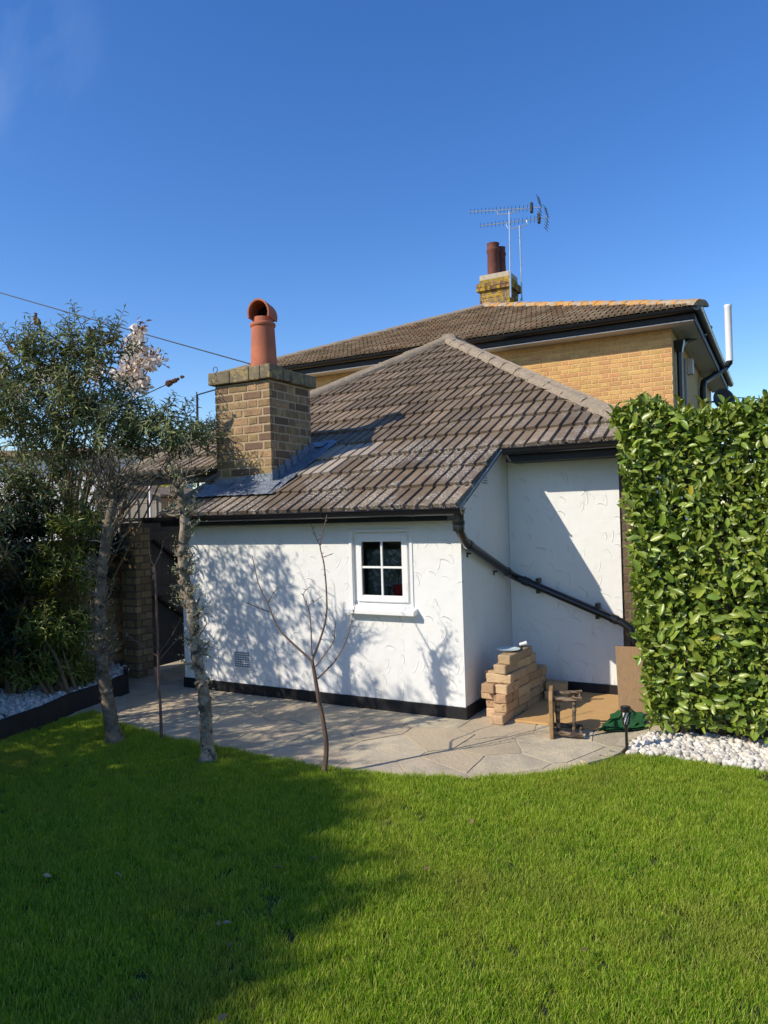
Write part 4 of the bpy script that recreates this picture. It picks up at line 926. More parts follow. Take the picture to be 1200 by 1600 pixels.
# plywood sheet on the ground
pw = MB().prism([(.37, .085, .004), (1.06, .10, .004), (1.19, .62, .004), (.98, 1.135, .004), (.37, 1.13, .004)], (0, 0, .016)).build('plywood_sheet', 'ply'); tag(pw, 'orange plywood sheet lying flat between the bricks and the hedge', 'plywood')
# stool on its side
so = V((.70, -.10, 0)); stl = thing('stool', 'rustic wooden stool with log legs lying on its side', 'stool', so)
ex = V((.97, .24, 0)).normalized(); ey = V((-.24, .97, 0)).normalized(); SW, SH, TH = .27, .335, .027
def sp(a, b_, c): return so+ex*a+ey*b_+V((0, 0, c))
c_ = .05
MB().prism([sp(0, -SW/2, .002), sp(0, SW/2, .002), sp(0, SW/2, SH-c_), sp(0, SW/2-c_, SH), sp(0, -SW/2+c_, SH), sp(0, -SW/2, SH-c_)], ex*TH).build('seat', 'stool_seat', stl, bevel=.005)
LL = .205; yy = (-SW/2+.045, SW/2-.045); zz = (.045, SH-.06)
def log(p, q, r, nm_):
    p, q = V(p), V(q); n = 7; pts = [p+(q-p)*(i/n)+V((random.uniform(-1, 1), random.uniform(-1, 1), random.uniform(-1, 1)))*(r*.12) for i in range(n+1)]
    return MB().tube(pts, [r*random.uniform(.86, 1.12) for _ in pts], 9, jit=.08).build(nm_, 'log', stl, smooth=True)
for y in yy:
    for z in zz: log(sp(TH, y, z), sp(TH+LL, y*1.12, z+(-.018 if z < .1 else .012)), .0165, 'leg')
for y in yy: log(sp(TH+.14, y*1.05, zz[0]), sp(TH+.15, y*1.05, zz[1]), .013, 'stretcher')
for z in zz: log(sp(TH+.19, yy[0], z), sp(TH+.19, yy[1], z), .0105, 'stretcher')
log(sp(TH+.035, yy[0]+.02, zz[0]), sp(TH+.03, yy[0]+.02, zz[1]), .016, 'stretcher')
# artificial turf offcut, crumpled
tm = MB(); G0 = [(1.00, .10), (1.05, .60)]
NU, NV = 14, 10; A_, B_, C__, D__ = V((1.01, .02, 0)), V((1.33, .22, 0)), V((1.22, .66, 0)), V((1.05, .66, 0)); vs = []
for j in range(NV+1):
    for i in range(NU+1):
        a, b_ = i/NU, j/NV; p = (A_*(1-a)+B_*a)*(1-b_)+(D__*(1-a)+C__*a)*b_
        e = mnoise.noise(V((i*.45, j*.5, 3.1))); p += V((e*.05, mnoise.noise(V((i*.5, j*.45, 8.)))*.05, .032+.035*max(0, e)+.03*max(0, 1-abs(a-.5)*3)*b_)); vs.append(p)
tm.add(vs, [(j*(NU+1)+i, j*(NU+1)+i+1, (j+1)*(NU+1)+i+1, (j+1)*(NU+1)+i) for j in range(NV) for i in range(NU)])
tm.add([p-V((0, 0, .012)) for p in vs], [(j*(NU+1)+i, (j+1)*(NU+1)+i, (j+1)*(NU+1)+i+1, j*(NU+1)+i+1) for j in range(NV) for i in range(NU)])
tag(tm.build('turf_offcut', 'turf', smooth=True), 'crumpled green artificial turf offcut beside the plywood', 'artificial turf')
# leaning board
lb0, lb1 = V((1.055, .60, .022)), V((1.50, .67, .022))
lb = MB(); up_ = V((-.035, .10, .50)); lb.prism([lb0, lb1, lb1+up_+V((.03, 0, 0)), lb0+up_], V((.003, -.018, .003))).build('leaning_board', 'ply_old'); bo = bpy.data.objects['leaning_board']; tag(bo, 'weathered brown plywood board leaning upright behind the hedge edge', 'board')
# solar torch
tb = V((1.281, -.335, 0)); sto = thing('garden_torch', 'small black solar garden torch standing in the white pebbles', 'garden light', tb)
MB().tube([tb+V((0, 0, -.02)), tb+V((0, 0, .19))], [.0095, .0095], 10).build('stake', 'black_plastic', sto, smooth=True)
MB().lathe(tb+V((0, 0, .172)), [(.009, 0), (.014, .006), (.018, .03)], 16).lathe(tb+V((0, 0, .285)), [(.031, 0), (.034, .004), (.033, .03), (.028, .034), (0, .034)], 18).build('head_cap', 'black_plastic', sto, smooth=True)
MB().lathe(tb+V((0, 0, .195)), [(.012, 0), (.024, .088)], 14).build('diffuser', 'off_white', sto, smooth=True)
for k in range(7):
    pts = []
    for i in range(8):
        s_ = i/7; r_ = .019+.013*s_; a = 2*math.pi*k/7+s_*1.3; pts.append(tb+V((math.cos(a)*r_, math.sin(a)*r_, .20+.087*s_)))
    MB().tube(pts, .0042, 5).build('cage_bar', 'black_plastic', sto)

# window sill things
def in_pot(x, y, z, r, h, m, label, leaves):
    t = thing('plant_pot', label, 'plant pot', (x, y, z)); MB().lathe((x, y, z), [(0, 0), (r*.75, 0), (r, h), (r*.9, h), (r*.85, h*.85), (0, h*.85)], 18).build('pot', m, t, smooth=True)
    f = MB()
    for k in range(leaves):
        a = random.uniform(0, 6.28); p = V((x, y, z+h*.85)); q = p+V((math.cos(a)*.02, math.sin(a)*.01, random.uniform(.14, .24))); f.tube([p, (p+q)/2+V((.005, 0, 0)), q], .003, 5)
    f.build('stem', 'stem', t)
    n = leaves*9; P = np.stack([x+RNG.normal(0, .022, n), y+RNG.normal(0, .015, n), z+h+RNG.uniform(.04, .27, n)], 1); D = RNG.normal(0, 1, (n, 3)); leaf_scatter('foliage', P, D, RNG.normal(0, 1, (n, 3)), np.full(n, .05), np.full(n, .012), 'leaf_oleander', t)
zs_ = WZ0+.056
in_pot(-.585, .17, zs_, .042, .10, 'pot_red', 'red pot with thin stems on the window sill, rightmost of two red pots', 4)
in_pot(-.665, .18, zs_, .04, .10, 'pot_red', 'red pot on the window sill between the glazing bar and its red twin', 3)
in_pot(-.79, .17, zs_, .05, .085, 'pot_grey', 'grey pot with arching leaves on the left of the window sill', 3)
cu = MB(); NN = 30; vs = []
for i in range(NN+1):
    x = WX0+(WX1-WX0)*i/NN; y = .255+.006*math.sin(i*1.3); vs += [(x, y, WZ0+.06), (x, y, WZ1-.16)]
cu.add(vs, [(2*i, 2*i+2, 2*i+3, 2*i+1) for i in range(NN)]); tag(cu.build('net_curtain', 'lace', smooth=True), 'patterned net curtain hanging behind the small window', 'curtain')

# ================================================================== LEFT SIDE: pier, gate, boundary wall, raised bed
pr = thing('gate_pier', 'square brick gate pier beside the dark wooden gate', 'brick pier', (-3.79, .2, 0))
MB().box((-3.895, .095, -.05), (-3.69, .30, 1.62)).build('pier_core', 'mortar_dark', pr)
brickwork(pr, (-3.90, .10, 0), (1, 0, 0), (0, -1, 0), .215, 0, 1.63, 'brick_brown', bond='flemish', proud=.008, dep=.06)
brickwork(pr, (-3.695, .105, 0), (0, 1, 0), (1, 0, 0), .2, 0, 1.63, 'brick_brown', bond='flemish', proud=.008, dep=.06, first=.11)
MB().box((-3.92, .075, 1.632), (-3.67, .325, 1.67)).build('coping', 'concrete_old', pr, bevel=.008)
gt = thing('garden_gate', 'dark boarded wooden gate with diagonal brace standing open by the pier', 'gate', (-3.75, .8, 0))
for i in range(8):
    y0 = .32+i*.115; MB().box((-3.80, y0, .05), (-3.78, y0+.110, 1.62+random.uniform(-.004, .004))).build('board', 'gate_wood', gt, bevel=.003)
MB().box((-3.779, .33, 1.42), (-3.752, 1.23, 1.52)).build('ledge', 'gate_wood', gt); MB().box((-3.779, .33, .22), (-3.752, 1.23, .32)).build('ledge', 'gate_wood', gt); MB().box((-3.779, .33, .82), (-3.752, 1.23, .92)).build('ledge', 'gate_wood', gt)
MB().bar((-3.764, .40, 1.42), (-3.764, 1.16, .93), .025, .09, (1, 0, 0)).build('brace', 'gate_dark', gt); MB().bar((-3.764, .40, .82), (-3.764, 1.16, .33), .025, .09, (1, 0, 0)).build('brace', 'gate_dark', gt)
MB().box((-3.751, .36, 1.0), (-3.735, .39, 1.14)).box((-3.735, .36, 1.06), (-3.70, .375, 1.08)).build('latch', 'alloy', gt)
bwl = thing('boundary_wall', 'low brick boundary wall behind the shrubs beside the pier', 'wall', (-4.1, -4, 0))
MB().box((-4.22, -9.5, -.05), (-4.06, .28, 1.42)).build('wall', 'brickface_brown', bwl)
brickwork(bwl, (-4.058, -1.7, 0), (0, 1, 0), (1, 0, 0), 1.95, 0, 1.42, 'brick_brown', proud=.006, dep=.03, limit=170)
MB().box((-4.25, -9.5, 1.425), (-4.03, .09, 1.47)).build('coping', 'concrete_old', bwl, bevel=.008)
ep = [(-2.90, -9.5), (-2.90, -3.2), (-2.965, -1.93), (-3.03, -1.55), (-3.13, -1.25), (-3.20, -1.06), (-3.245, -.75), (-3.335, -.363), (-3.60, -.12), (-3.86, .03)]
ed = thing('bed_edging', 'black timber edging curving round the raised pebble bed', 'edging', (-3.1, -1.2, 0))
for (a, b_) in zip(ep[:-1], ep[1:]):
    a, b_ = V(a), V(b_); d = (b_-a).normalized(); n = V((-d.y, d.x)); h_ = .17+random.uniform(-.004, .004); b2 = b_+d*.008
    MB().hexa([(*a, -.04), (*b2, -.04), (*(b2+n*.045), -.04), (*(a+n*.045), -.04)], [(*a, h_), (*b2, h_), (*(b2+n*.045), h_), (*(a+n*.045), h_)]).build('sleeper', 'timber_dark', ed, bevel=.005)
bed_poly = [(x-.03, y) for x, y in ep]+[(-4.06, .05), (-4.06, -9.5)]
sheet('bed_soil', bed_poly, .125, 'earth', thick=.16)
sheet('border_soil', [(1.24, -.40), (1.3, .15), (1.55, .3), (1.55, 1.3), (7, 1.3), (7, -.45), (2.1, -.36), (1.477, -.33)], .005, 'earth', thick=.02)
# pebbles
ico = bmesh.new(); bmesh.ops.create_icosphere(ico, subdivisions=1, radius=1.); ICO = ([tuple(v.co) for v in ico.verts], [tuple(v.index for v in f.verts) for f in ico.faces]); ico.free()
ico = bmesh.new(); bmesh.ops.create_icosphere(ico, subdivisions=2, radius=1.); ICO2 = ([tuple(v.co) for v in ico.verts], [tuple(v.index for v in f.verts) for f in ico.faces]); ico.free()
def pebbles(name, poly, z, n, size, T=ICO2):
    xs = [p[0] for p in poly]; ys = [p[1] for p in poly]; P = []
    while len(P) < n:
        x, y = random.uniform(min(xs), max(xs)), random.uniform(min(ys), max(ys))
        if inside(x, y, poly): P.append((x, y, z+random.uniform(0, size*1.3)))
    P = np.array(P); A = unit(RNG.normal(0, 1, (n, 3))); B = RNG.normal(0, 1, (n, 3)); A, C2, B = frames(A, B); s_ = RNG.uniform(.55, 1.25, n)[:, None]*size
    tv = np.array(T[0]); tv = tv*(1+.12*np.sin(tv[:, [1]]*3+1)+.1*np.cos(tv[:, [0]]*4))
    o = scatter_mesh(name, tv, T[1], P, A*s_*1.15, C2*s_*.9, B*s_*.72, 'pebble_white', smooth=True); return kind(o, 'stuff')
pebbles('gravel', [(1.285, -.385), (1.285, -.1), (1.36, .12), (1.7, .2), (3.2, .2), (3.2, -.40), (2.1, -.365), (1.477, -.335)], .008, 3300, .0215)
pebbles('gravel', [(-2.97, -2.6), (-3.08, -1.55), (-3.25, -1.06), (-3.29, -.75), (-3.38, -.34), (-3.63, -.1), (-4.02, .02), (-4.02, -2.6)], .13, 4600, .0205)

# ================================================================== HEDGE
hg = thing('laurel_hedge', 'tall clipped laurel hedge with glossy green leaves beside the white wall', 'hedge', (2.4, .25, 0))
HV0, HV1, HU1 = -.02, .50, 5.2
def hedge_left(z): return 1.222+.15*(1-min(z, 2.3)/2.3)
def hedge_pts(n, which):
    P = []; Nn = []
    for _ in range(n):
        if which == 'front':
            z = random.uniform(.10, 2.27); u = random.uniform(hedge_left(z), HU1 if random.random() < .35 else 2.6); dpt = (abs(random.gauss(0, .085)) if random.random() < .72 else random.uniform(.1, .5)); b_ = mnoise.noise(V((u*2.2, z*2.2, 1.7)))*.07
            y = HV0+b_+dpt*1.3+(.05*(z-.9)**2 if z < .9 else 0); P.append((u, y, z)); Nn.append((random.gauss(0, .5), -1, .35+random.gauss(0, .45)))
        elif which == 'side':
            z = random.uniform(.10, 2.27); y = random.uniform(HV0, HV1); dpt = abs(random.gauss(0, .07)); P.append((hedge_left(z)+dpt+mnoise.noise(V((y*3, z*2.4, 4)))*.06, y, z)); Nn.append((-1, random.gauss(0, .5), .35+random.gauss(0, .4)))
        else:
            u = random.uniform(1.18, HU1 if random.random() < .35 else 2.6); y = random.uniform(HV0-.02, HV1); P.append((u, y, 2.26+.13*math.exp(-((u-1.42)/.16)**2)+.03*math.sin(u*7)+mnoise.noise(V((u*2.5, y*2.5, 9)))*.06-abs(random.gauss(0, .05)))); Nn.append((random.gauss(0, .6), random.gauss(-.3, .5), 1))
    return np.array(P), np.array(Nn)
def hedge_dirs(Nn, upb=.55):
    n = len(Nn); D = unit(Nn)*RNG.uniform(.1, .9, (n, 1))+RNG.normal(0, .62, (n, 3)); D[:, 2] += RNG.uniform(-.5, upb, n); return D
PF, NF = hedge_pts(12500, 'front'); PS, NS = hedge_pts(2600, 'side'); PT, NT = hedge_pts(3000, 'top'); PI = np.array([(random.uniform(1.35, 2.9), random.uniform(.28, .68), random.uniform(.12, 2.2)) for _ in range(11000)]); NI = RNG.normal(0, .6, (11000, 3))+np.array([0, -.6, .4])
Pn = np.concatenate([PF, PS, PT, PI]); Nn = np.concatenate([NF, NS, NT, NI]); n = len(Pn)
leaf_scatter('foliage', Pn, hedge_dirs(Nn), Nn+RNG.normal(0, .25, (n, 3)), RNG.uniform(.032, .088, n), RNG.uniform(.018, .038, n), 'leaf_laurel', hg, LEAF_T, True)
# the leaves that show largest, one object each
def one_leaf(m):
    me = bpy.data.meshes.new('leaf'); me.from_pydata([(x, y*.47, z) for x, y, z in LEAF_T[0]], [], LEAF_T[1]); me.materials.append(MATS[m]); me.polygons.foreach_set('use_smooth', [True]*len(me.polygons)); return me
LM, LY = one_leaf('leaf_laurel_single'), one_leaf('leaf_yellow')
def leaf_obj(p, d, nn, L_, me, parent):
    d = V(d).normalized(); nn = V(nn); nn = (nn-d*nn.dot(d)).normalized(); a = nn.cross(d); M_ = Matrix((d, a, nn)).transposed()
    o = link('leaf', me, parent, p, M_.to_quaternion()); o.scale = (L_, L_*random.uniform(.9, 1.1), L_); return o
k = 0
while k < 225:
    z = random.uniform(.14, 2.24); u = random.uniform(hedge_left(z), 2.25); y = HV0-.035+mnoise.noise(V((u*2.2, z*2.2, 1.7)))*.07+(.05*(z-.9)**2 if z < .9 else 0)
    nn = V((random.gauss(0, .45), -1, .45+random.gauss(0, .35))); d = V((random.gauss(0, .8), -.25, random.gauss(.05, .6)))
    leaf_obj((u, y, z), d, nn, random.uniform(.05, .102), LM if random.random() > .035 else LY, hg); k += 1
for i in range(60):      # upright young shoots along the top
    if i % 5 == 0: u0 = random.uniform(1.15, 2.25); y0 = random.uniform(-.03, .2); h0 = 2.19+random.uniform(0, .09)+(.06 if 1.35 < u0 < 1.5 else 0)
    a = i*2.4; d = V((math.cos(a)*.55, math.sin(a)*.55, .8)); leaf_obj((u0, y0, h0+.02*(i % 5)), d, V((-math.cos(a), -math.sin(a), .7)), random.uniform(.06, .10), LM if random.random() > .12 else LY, hg)
st_ = MB()
for i in range(34):
    u0 = random.uniform(1.5, 3.4); y0 = random.uniform(.14, .34); pts = [V((u0, y0, 0))]
    for s_ in range(5): pts.append(pts[-1]+V((random.gauss(.01, .05), random.gauss(0, .03), .43)))
    st_.tube(pts, [.02, .016, .013, .010, .007, .004], 6)
    for p in pts[1:5]:
        for _ in range(4): st_.tube([p, p+V((random.uniform(-.12, .15), random.gauss(-.05, .07), random.uniform(.03, .2)))], [.006, .003], 4)
st_.build('stem', 'stem', hg)

# ================================================================== TREES AND SHRUBS ON THE LEFT
def interp(path, t):
    L_ = [0]
    for a, b_ in zip(path[:-1], path[1:]): L_.append(L_[-1]+(V(b_)-V(a)).length)
    s_ = t*L_[-1]
    for i in range(len(path)-1):
        if s_ <= L_[i+1] or i == len(path)-2:
            k_ = (s_-L_[i])/max(1e-6, L_[i+1]-L_[i]); return V(path[i])*(1-k_)+V(path[i+1])*k_
def smooth_path(pts, n):
    pts = [V(p) for p in pts]; out = []
    P4 = [pts[0]*2-pts[1]]+pts+[pts[-1]*2-pts[-2]]
    for i in range(1, len(P4)-2):
        for k in range(n):
            t = k/n; a, b_, c, d = P4[i-1:i+3]
            out.append(.5*((2*b_)+(c-a)*t+(2*a-5*b_+4*c-d)*t*t+(3*b_-a-3*c+d)*t**3))
    out.append(pts[-1]); return out
def twig(mb, p, d, L_, r, lev, tips, wig=.35, kids=(1, 3), up=.15):
    pts = [V(p)]; d = V(d).normalized(); n = 5
    for i in range(n):
        d = (d+V((random.gauss(0, wig), random.gauss(0, wig), random.gauss(0, wig)+up))*.5).normalized(); pts.append(pts[-1]+d*(L_/n))
    mb.tube(pts, [r*(1-.75*i/n) for i in range(n+1)], 5 if r < .01 else 7)
    tips.append((pts[-1], d)); 
    if lev > 0:
        for _ in range(random.randint(*kids)):
            i = random.randint(1, n-1); e = (d+V((random.gauss(0, .9), random.gauss(0, .9), random.gauss(.2, .6)))).normalized(); twig(mb, pts[i], e, L_*random.uniform(.4, .65), r*.55, lev-1, tips, wig, kids, up)
    else: tips.append((pts[n//2], d))
def buds(name, tips, parent, m='bud', n=5, s=.022, spread=.018, T=LANCE_T):
    P, D = [], []
    for p, d in tips:
        for _ in range(n): P.append(p+V((random.gauss(0, spread), random.gauss(0, spread), random.gauss(0, spread)))); D.append(d*.6+V((random.gauss(0, .7), random.gauss(0, .7), random.gauss(.3, .6))))
    nn = len(P); return leaf_scatter(name, np.array(P), np.array(D), RNG.normal(0, 1, (nn, 3)), RNG.uniform(.6, 1.3, nn)*s, RNG.uniform(.35, .6, nn)*s, m, parent, T)
def gnarled(label, pxs, radii, m, ntw, twL, seed, top_spray, budn):
    random.seed(seed); base = at(pxs[0][0], pxs[0][1], 'z', 0.); t0 = depth(base); path = smooth_path([at(x, y, 't', t0+(.02*i)) for i, (x, y) in enumerate(pxs)], 6)
    path[0] = V((path[0].x, path[0].y, -.05)); t = thing('gnarled_tree', label, 'tree', (base.x, base.y, 0)); m_ = len(path); rr = []
    for i in range(m_): 
        f = i/(m_-1); r_ = np.interp(f*(len(radii)-1), range(len(radii)), radii); rr.append(r_*(1+.22*mnoise.noise(V((i*.55, seed, 0)))+(.5 if i == 0 else .2 if i == 1 else 0)))
    mb = MB().tube(path, rr, 14, jit=.05)
    for _ in range(60):     # burrs and spur stubs
        p = interp(path, random.uniform(.05, .98)); a = random.uniform(0, 6.28); r_ = radii[1]; d = V((math.cos(a), math.sin(a), .1)); s_ = random.uniform(.25, .5)*r_
        mb.tube([p+d*r_*.4, p+d*(r_*.9+s_*.2), p+d*(r_*1.0+s_*.55)], [s_*1.2, s_, s_*.3], 7, jit=.25)
    mb.build('trunk', m, t, smooth=True); tw = MB(); tips = []
    for _ in range(ntw):
        f = random.uniform(.30, 1.); p = interp(path, f); a = random.uniform(0, 6.28); d = V((math.cos(a), math.sin(a), random.uniform(-.2, .5))); twig(tw, p, d, random.uniform(.5, 1)*twL, .0075 if budn == 1 else .011, 1, tips, .5, (1, 3), .25)
    for _ in range(top_spray):
        p = interp(path, random.uniform(.9, 1)); a = random.uniform(0, 6.28); d = V((math.cos(a)*.6, math.sin(a)*.6, random.uniform(.4, 1.2))); twig(tw, p, d, random.uniform(.6, 1.4)*twL*1.7, .008, 1, tips, .4, (2, 4), .2)
    tw.build('twigs', m, t); 
    if budn: buds('buds', tips, t, n=budn, s=.02)
    return t
gnarled('gnarled bare fruit tree leaning left with radiating dark twigs, left trunk of two', [(180, 1162), (171, 1110), (160, 1040), (157, 960), (160, 890), (168, 830), (178, 780), (182, 765)], [.062, .048, .043, .04, .037, .036, .036, .024], 'bark_dark', 85, .2, 11, 40, 1)
gnarled('gnarled lichened fruit trunk nearest the white wall with knobbly spur twigs', [(326, 1192), (322, 1140), (320, 1095), (307, 1020), (300, 955), (286, 885), (288, 815), (281, 770), (283, 745)], [.05, .042, .04, .035, .037, .033, .031, .029, .022], 'bark', 62, .15, 12, 9, 3)
def sapling(label, bpx, lines, rad, m, name='sapling'):
    base = at(*bpx, 'z', 0.); t0 = depth(base); t = thing(name, label, 'young tree', base)
    for i, ln in enumerate(lines):
        tt = [t0+.05*math.sin(i*2.1)*j for j in range(len(ln))] if i else [t0]*len(ln)
        pts = smooth_path([at(x, y, 't', tt[j]) for j, (x, y) in enumerate(ln)], 4); n = len(pts); r0, r1 = rad[min(i, len(rad)-1)]
        if i == 0: pts[0].z = -.04
        mb = MB().tube(pts, [r0+(r1-r0)*k/(n-1) for k in range(n)], 8, jit=.06)
        for k in range(2, n-1, 2):
            d = V((random.gauss(0, 1), random.gauss(0, .6), random.uniform(.2, 1))).normalized(); mb.tube([pts[k], pts[k]+d*.022], [.0035, .002], 4)
        mb.build('trunk' if i == 0 else 'branch', m, t, smooth=True)
random.seed(3)
Z5 = lambda L_: [(x/2.5+280, y/2.5+780) for x, y in L_]
sapling('bare young sapling with forked brown stems in front of the white wall', (506, 1210), [Z5(l) for l in (
    [(565, 1078), (575, 980), (565, 880), (545, 780), (530, 690), (519, 628)], [(519, 632), (440, 560), (385, 500), (345, 405), (310, 330), (285, 220)], [(350, 440), (300, 420), (258, 403)], [(345, 405), (370, 365), (398, 335)],
    [(519, 630), (550, 550), (574, 460), (575, 360), (565, 250), (550, 180), (566, 110), (577, 62)], [(550, 182), (530, 140), (515, 95)], [(565, 226), (602, 211)], [(519, 612), (510, 450), (485, 375), (512, 340)], [(497, 420), (560, 378)],
    [(532, 655), (600, 562), (606, 520), (612, 475)], [(540, 702), (610, 630), (655, 545), (672, 480), (692, 395)], [(662, 502), (692, 494)])],
    [(.018, .0105), (.0075, .0025), (.0035, .0018), (.004, .0018), (.008, .0025), (.003, .0015), (.0025, .0015), (.0045, .0018), (.0025, .0015), (.005, .0018), (.006, .0018), (.0025, .0015)], 'bark_young')
Z4 = lambda L_: [(x/3.43, y/3.43+800) for x, y in L_]
sapling('thin bare whip with paired side shoots between the two gnarled trunks', (252, 1160), [Z4(l) for l in (
    [(866, 1232), (860, 1050), (850, 900), (847, 760), (838, 500), (832, 330), (828, 285)], [(847, 775), (740, 700), (620, 620)], [(847, 745), (800, 690), (765, 660)], [(850, 760), (910, 680), (975, 560)], [(856, 790), (930, 705), (995, 640)], [(845, 670), (790, 590), (765, 530)],
    [(828, 290), (805, 240), (795, 90)], [(830, 285), (860, 220), (875, 150)])], [(.012, .006), (.004, .002), (.003, .0015), (.004, .002), (.004, .002), (.003, .0015), (.004, .0015), (.004, .002)], 'bark_young')

def shrub(name, label, cat, base, blobs, nspray, per, L_, W_, m, stems=12, spr_len=.26, T=LANCE_T, stem_m='stem', stem_r=.022, heads=None, droop=.25, seed=1, second=None, group=None):
    """blobs: (centre, radii, weight); sprays of leaves on short twigs through the blobs, stems from the base up to them"""
    random.seed(seed); rg = np.random.default_rng(seed); base = V(base); t = thing(name, label, cat, base, group)
    ws = np.array([b_[2] for b_ in blobs], float); ws /= ws.sum(); P, D, Nn, LL_, WW_ = [], [], [], [], []; tw = MB()
    cen = []
    for i in range(nspray):
        c, r_, _ = blobs[rg.choice(len(blobs), p=ws)]
        v = rg.normal(0, 1, 3); v /= np.linalg.norm(v); rad = rg.uniform(.25, 1)**.5
        p = V((c[0]+v[0]*r_[0]*rad, c[1]+v[1]*r_[1]*rad, c[2]+v[2]*r_[2]*rad)); cen.append(p)
        d = V((v[0]*.8+rg.normal(0, .35), v[1]*.8+rg.normal(0, .35), abs(v[2])*.4+.45+rg.normal(0, .3))).normalized(); q = p+d*spr_len*rg.uniform(.6, 1.2)
        tw.tube([p, (p+q)/2+V((0, 0, .01)), q], [.004, .003, .0015], 4, caps=False)
        a0 = rg.uniform(0, 6.28)
        for k in range(per):
            f = (k+.5)/per; pp = p+(q-p)*f; a = a0+k*2.4; o1 = d.orthogonal().normalized(); o2 = d.cross(o1); out = o1*math.cos(a)+o2*math.sin(a)
            dd = out*.85+d*.6+V((0, 0, -droop)); P.append(pp); D.append(dd); Nn.append(d+V((0, 0, .6))+V(rg.normal(0, .3, 3))); s_ = rg.uniform(.65, 1.2)*(1.1-.5*f); LL_.append(L_*s_); WW_.append(W_*s_)
    kind(tw.build('twigs', stem_m, t), 'stuff')
    leaf_scatter('foliage', np.array([tuple(p) for p in P]), np.array([tuple(p) for p in D]), np.array([tuple(p) for p in Nn]), LL_, WW_, m, t, T)
    for i in range(stems):
        e = cen[int(rg.integers(len(cen)))]; a = rg.uniform(0, 6.28); s0 = base+V((math.cos(a)*.12, math.sin(a)*.12, -.05)); mid = s0*.45+e*.55+V((rg.normal(0, .08), rg.normal(0, .08), .25*(e.z-s0.z)*.3))
        MB().tube(smooth_path([s0, mid, e], 5), [stem_r*(1-.08*k) for k in range(11)], 7).build('stem', stem_m, t, smooth=True)
    for (hp_, hd_, hl_) in (heads or []):
        MB().tube(smooth_path([V(hp_)-V(hd_)*hl_*3, V(hp_)-V(hd_)*hl_, V(hp_)], 3), .005, 5).build('shoot', stem_m, t)
        hb_ = MB(); nn = 9
        for k in range(nn): c = V(hp_)+V(hd_)*(hl_*k/nn); r_ = .03*(1-.7*k/nn)*random.uniform(.8, 1.2); hb_.lathe(c+V((random.gauss(0, .005),)*3), [(0, -r_), (r_*.8, -r_*.5), (r_, 0), (r_*.7, r_*.6), (0, r_)], 6, hd_)
        hb_.build('seed_head', 'leaf_bronze', t)
    return t
def bl(px, py, t_, rx, ry, rzz, w_): return (tuple(at(px, py, 't', t_)), (rx, ry, rzz), w_)
B_base = at(95, 1062, 'z', .13)
tB = depth(B_base)
shrub('buddleja_bush', 'big grey green buddleja bush with spent flower spikes above the pebble bed', 'shrub', B_base,
      [bl(60, 650, tB, .55, .5, .33, 1.2), bl(40, 570, tB, .2, .2, .25, .3), bl(165, 555, tB, .12, .2, .2, .25), bl(135, 625, tB, .36, .4, .28, .8), bl(125, 545, tB, .13, .2, .2, .3), bl(75, 560, tB, .15, .2, .24, .3), bl(5, 620, tB-.2, .28, .4, .22, .5), bl(150, 690, tB+.1, .55, .5, .33, 1.5), bl(240, 680, tB+.1, .32, .35, .28, .7), bl(290, 690, tB, .2, .25, .18, .32),
       bl(40, 730, tB-.1, .5, .5, .33, .9), bl(100, 770, tB, .55, .5, .25, .45), bl(20, 800, tB-.2, .4, .45, .28, .7), ((-3.65, -2.0, 2.2), (.35, .35, .5), .5), ((-3.75, -2.1, 2.9), (.35, .35, .3), .35), ((-3.3, -2.0, 1.5), (.3, .3, .4), .3)],
      1080, 12, .115, .024, 'leaf_buddleja', stems=22, spr_len=.28, stem_r=.015, seed=5, droop=.32,
      heads=[(at(60, 505, 't', tB), V((-.45, .0, .9)).normalized(), .13), (at(262, 600, 't', tB), V((.88, .3, .35)).normalized(), .2), (at(140, 528, 't', tB), V((.1, 0, 1)).normalized(), .12), (at(165, 535, 't', tB), V((.9, .3, .25)).normalized(), .2), (at(20, 550, 't', tB), V((-.6, 0, .8)).normalized(), .15)])
shrub('oleander_shrub', 'upright shrub with narrow yellow green leaves over the white pebbles', 'shrub', at(100, 1085, 'z', .13),
      [bl(100, 900, tB-.35, .26, .25, .28, 1), bl(75, 990, tB-.45, .27, .25, .26, 1), bl(110, 1000, tB-.35, .2, .2, .24, .7), bl(55, 1050, tB-.5, .28, .2, .15, 1.), bl(110, 1055, tB-.35, .2, .2, .13, .8), bl(120, 830, tB-.3, .18, .2, .16, .45)],
      520, 11, .105, .02, 'leaf_oleander', stems=10, spr_len=.2, seed=8, droop=.1)
shrub('evergreen_shrub', 'very dark leafy evergreen shrub at the left end of the bed', 'shrub', at(20, 1085, 'z', .13),
      [bl(5, 900, tB-.35, .38, .35, .42, 1.3), bl(-20, 1000, tB-.45, .4, .35, .35, 1.2), bl(20, 820, tB-.2, .35, .35, .25, .9), bl(150, 880, tB+.55, .3, .3, .45, .9), bl(-60, 860, tB-.4, .35, .35, .5, 1.), bl(10, 1060, tB-.3, .35, .25, .16, .9)],
      950, 11, .10, .034, 'leaf_dark', stems=12, spr_len=.22, seed=9, droop=.2)
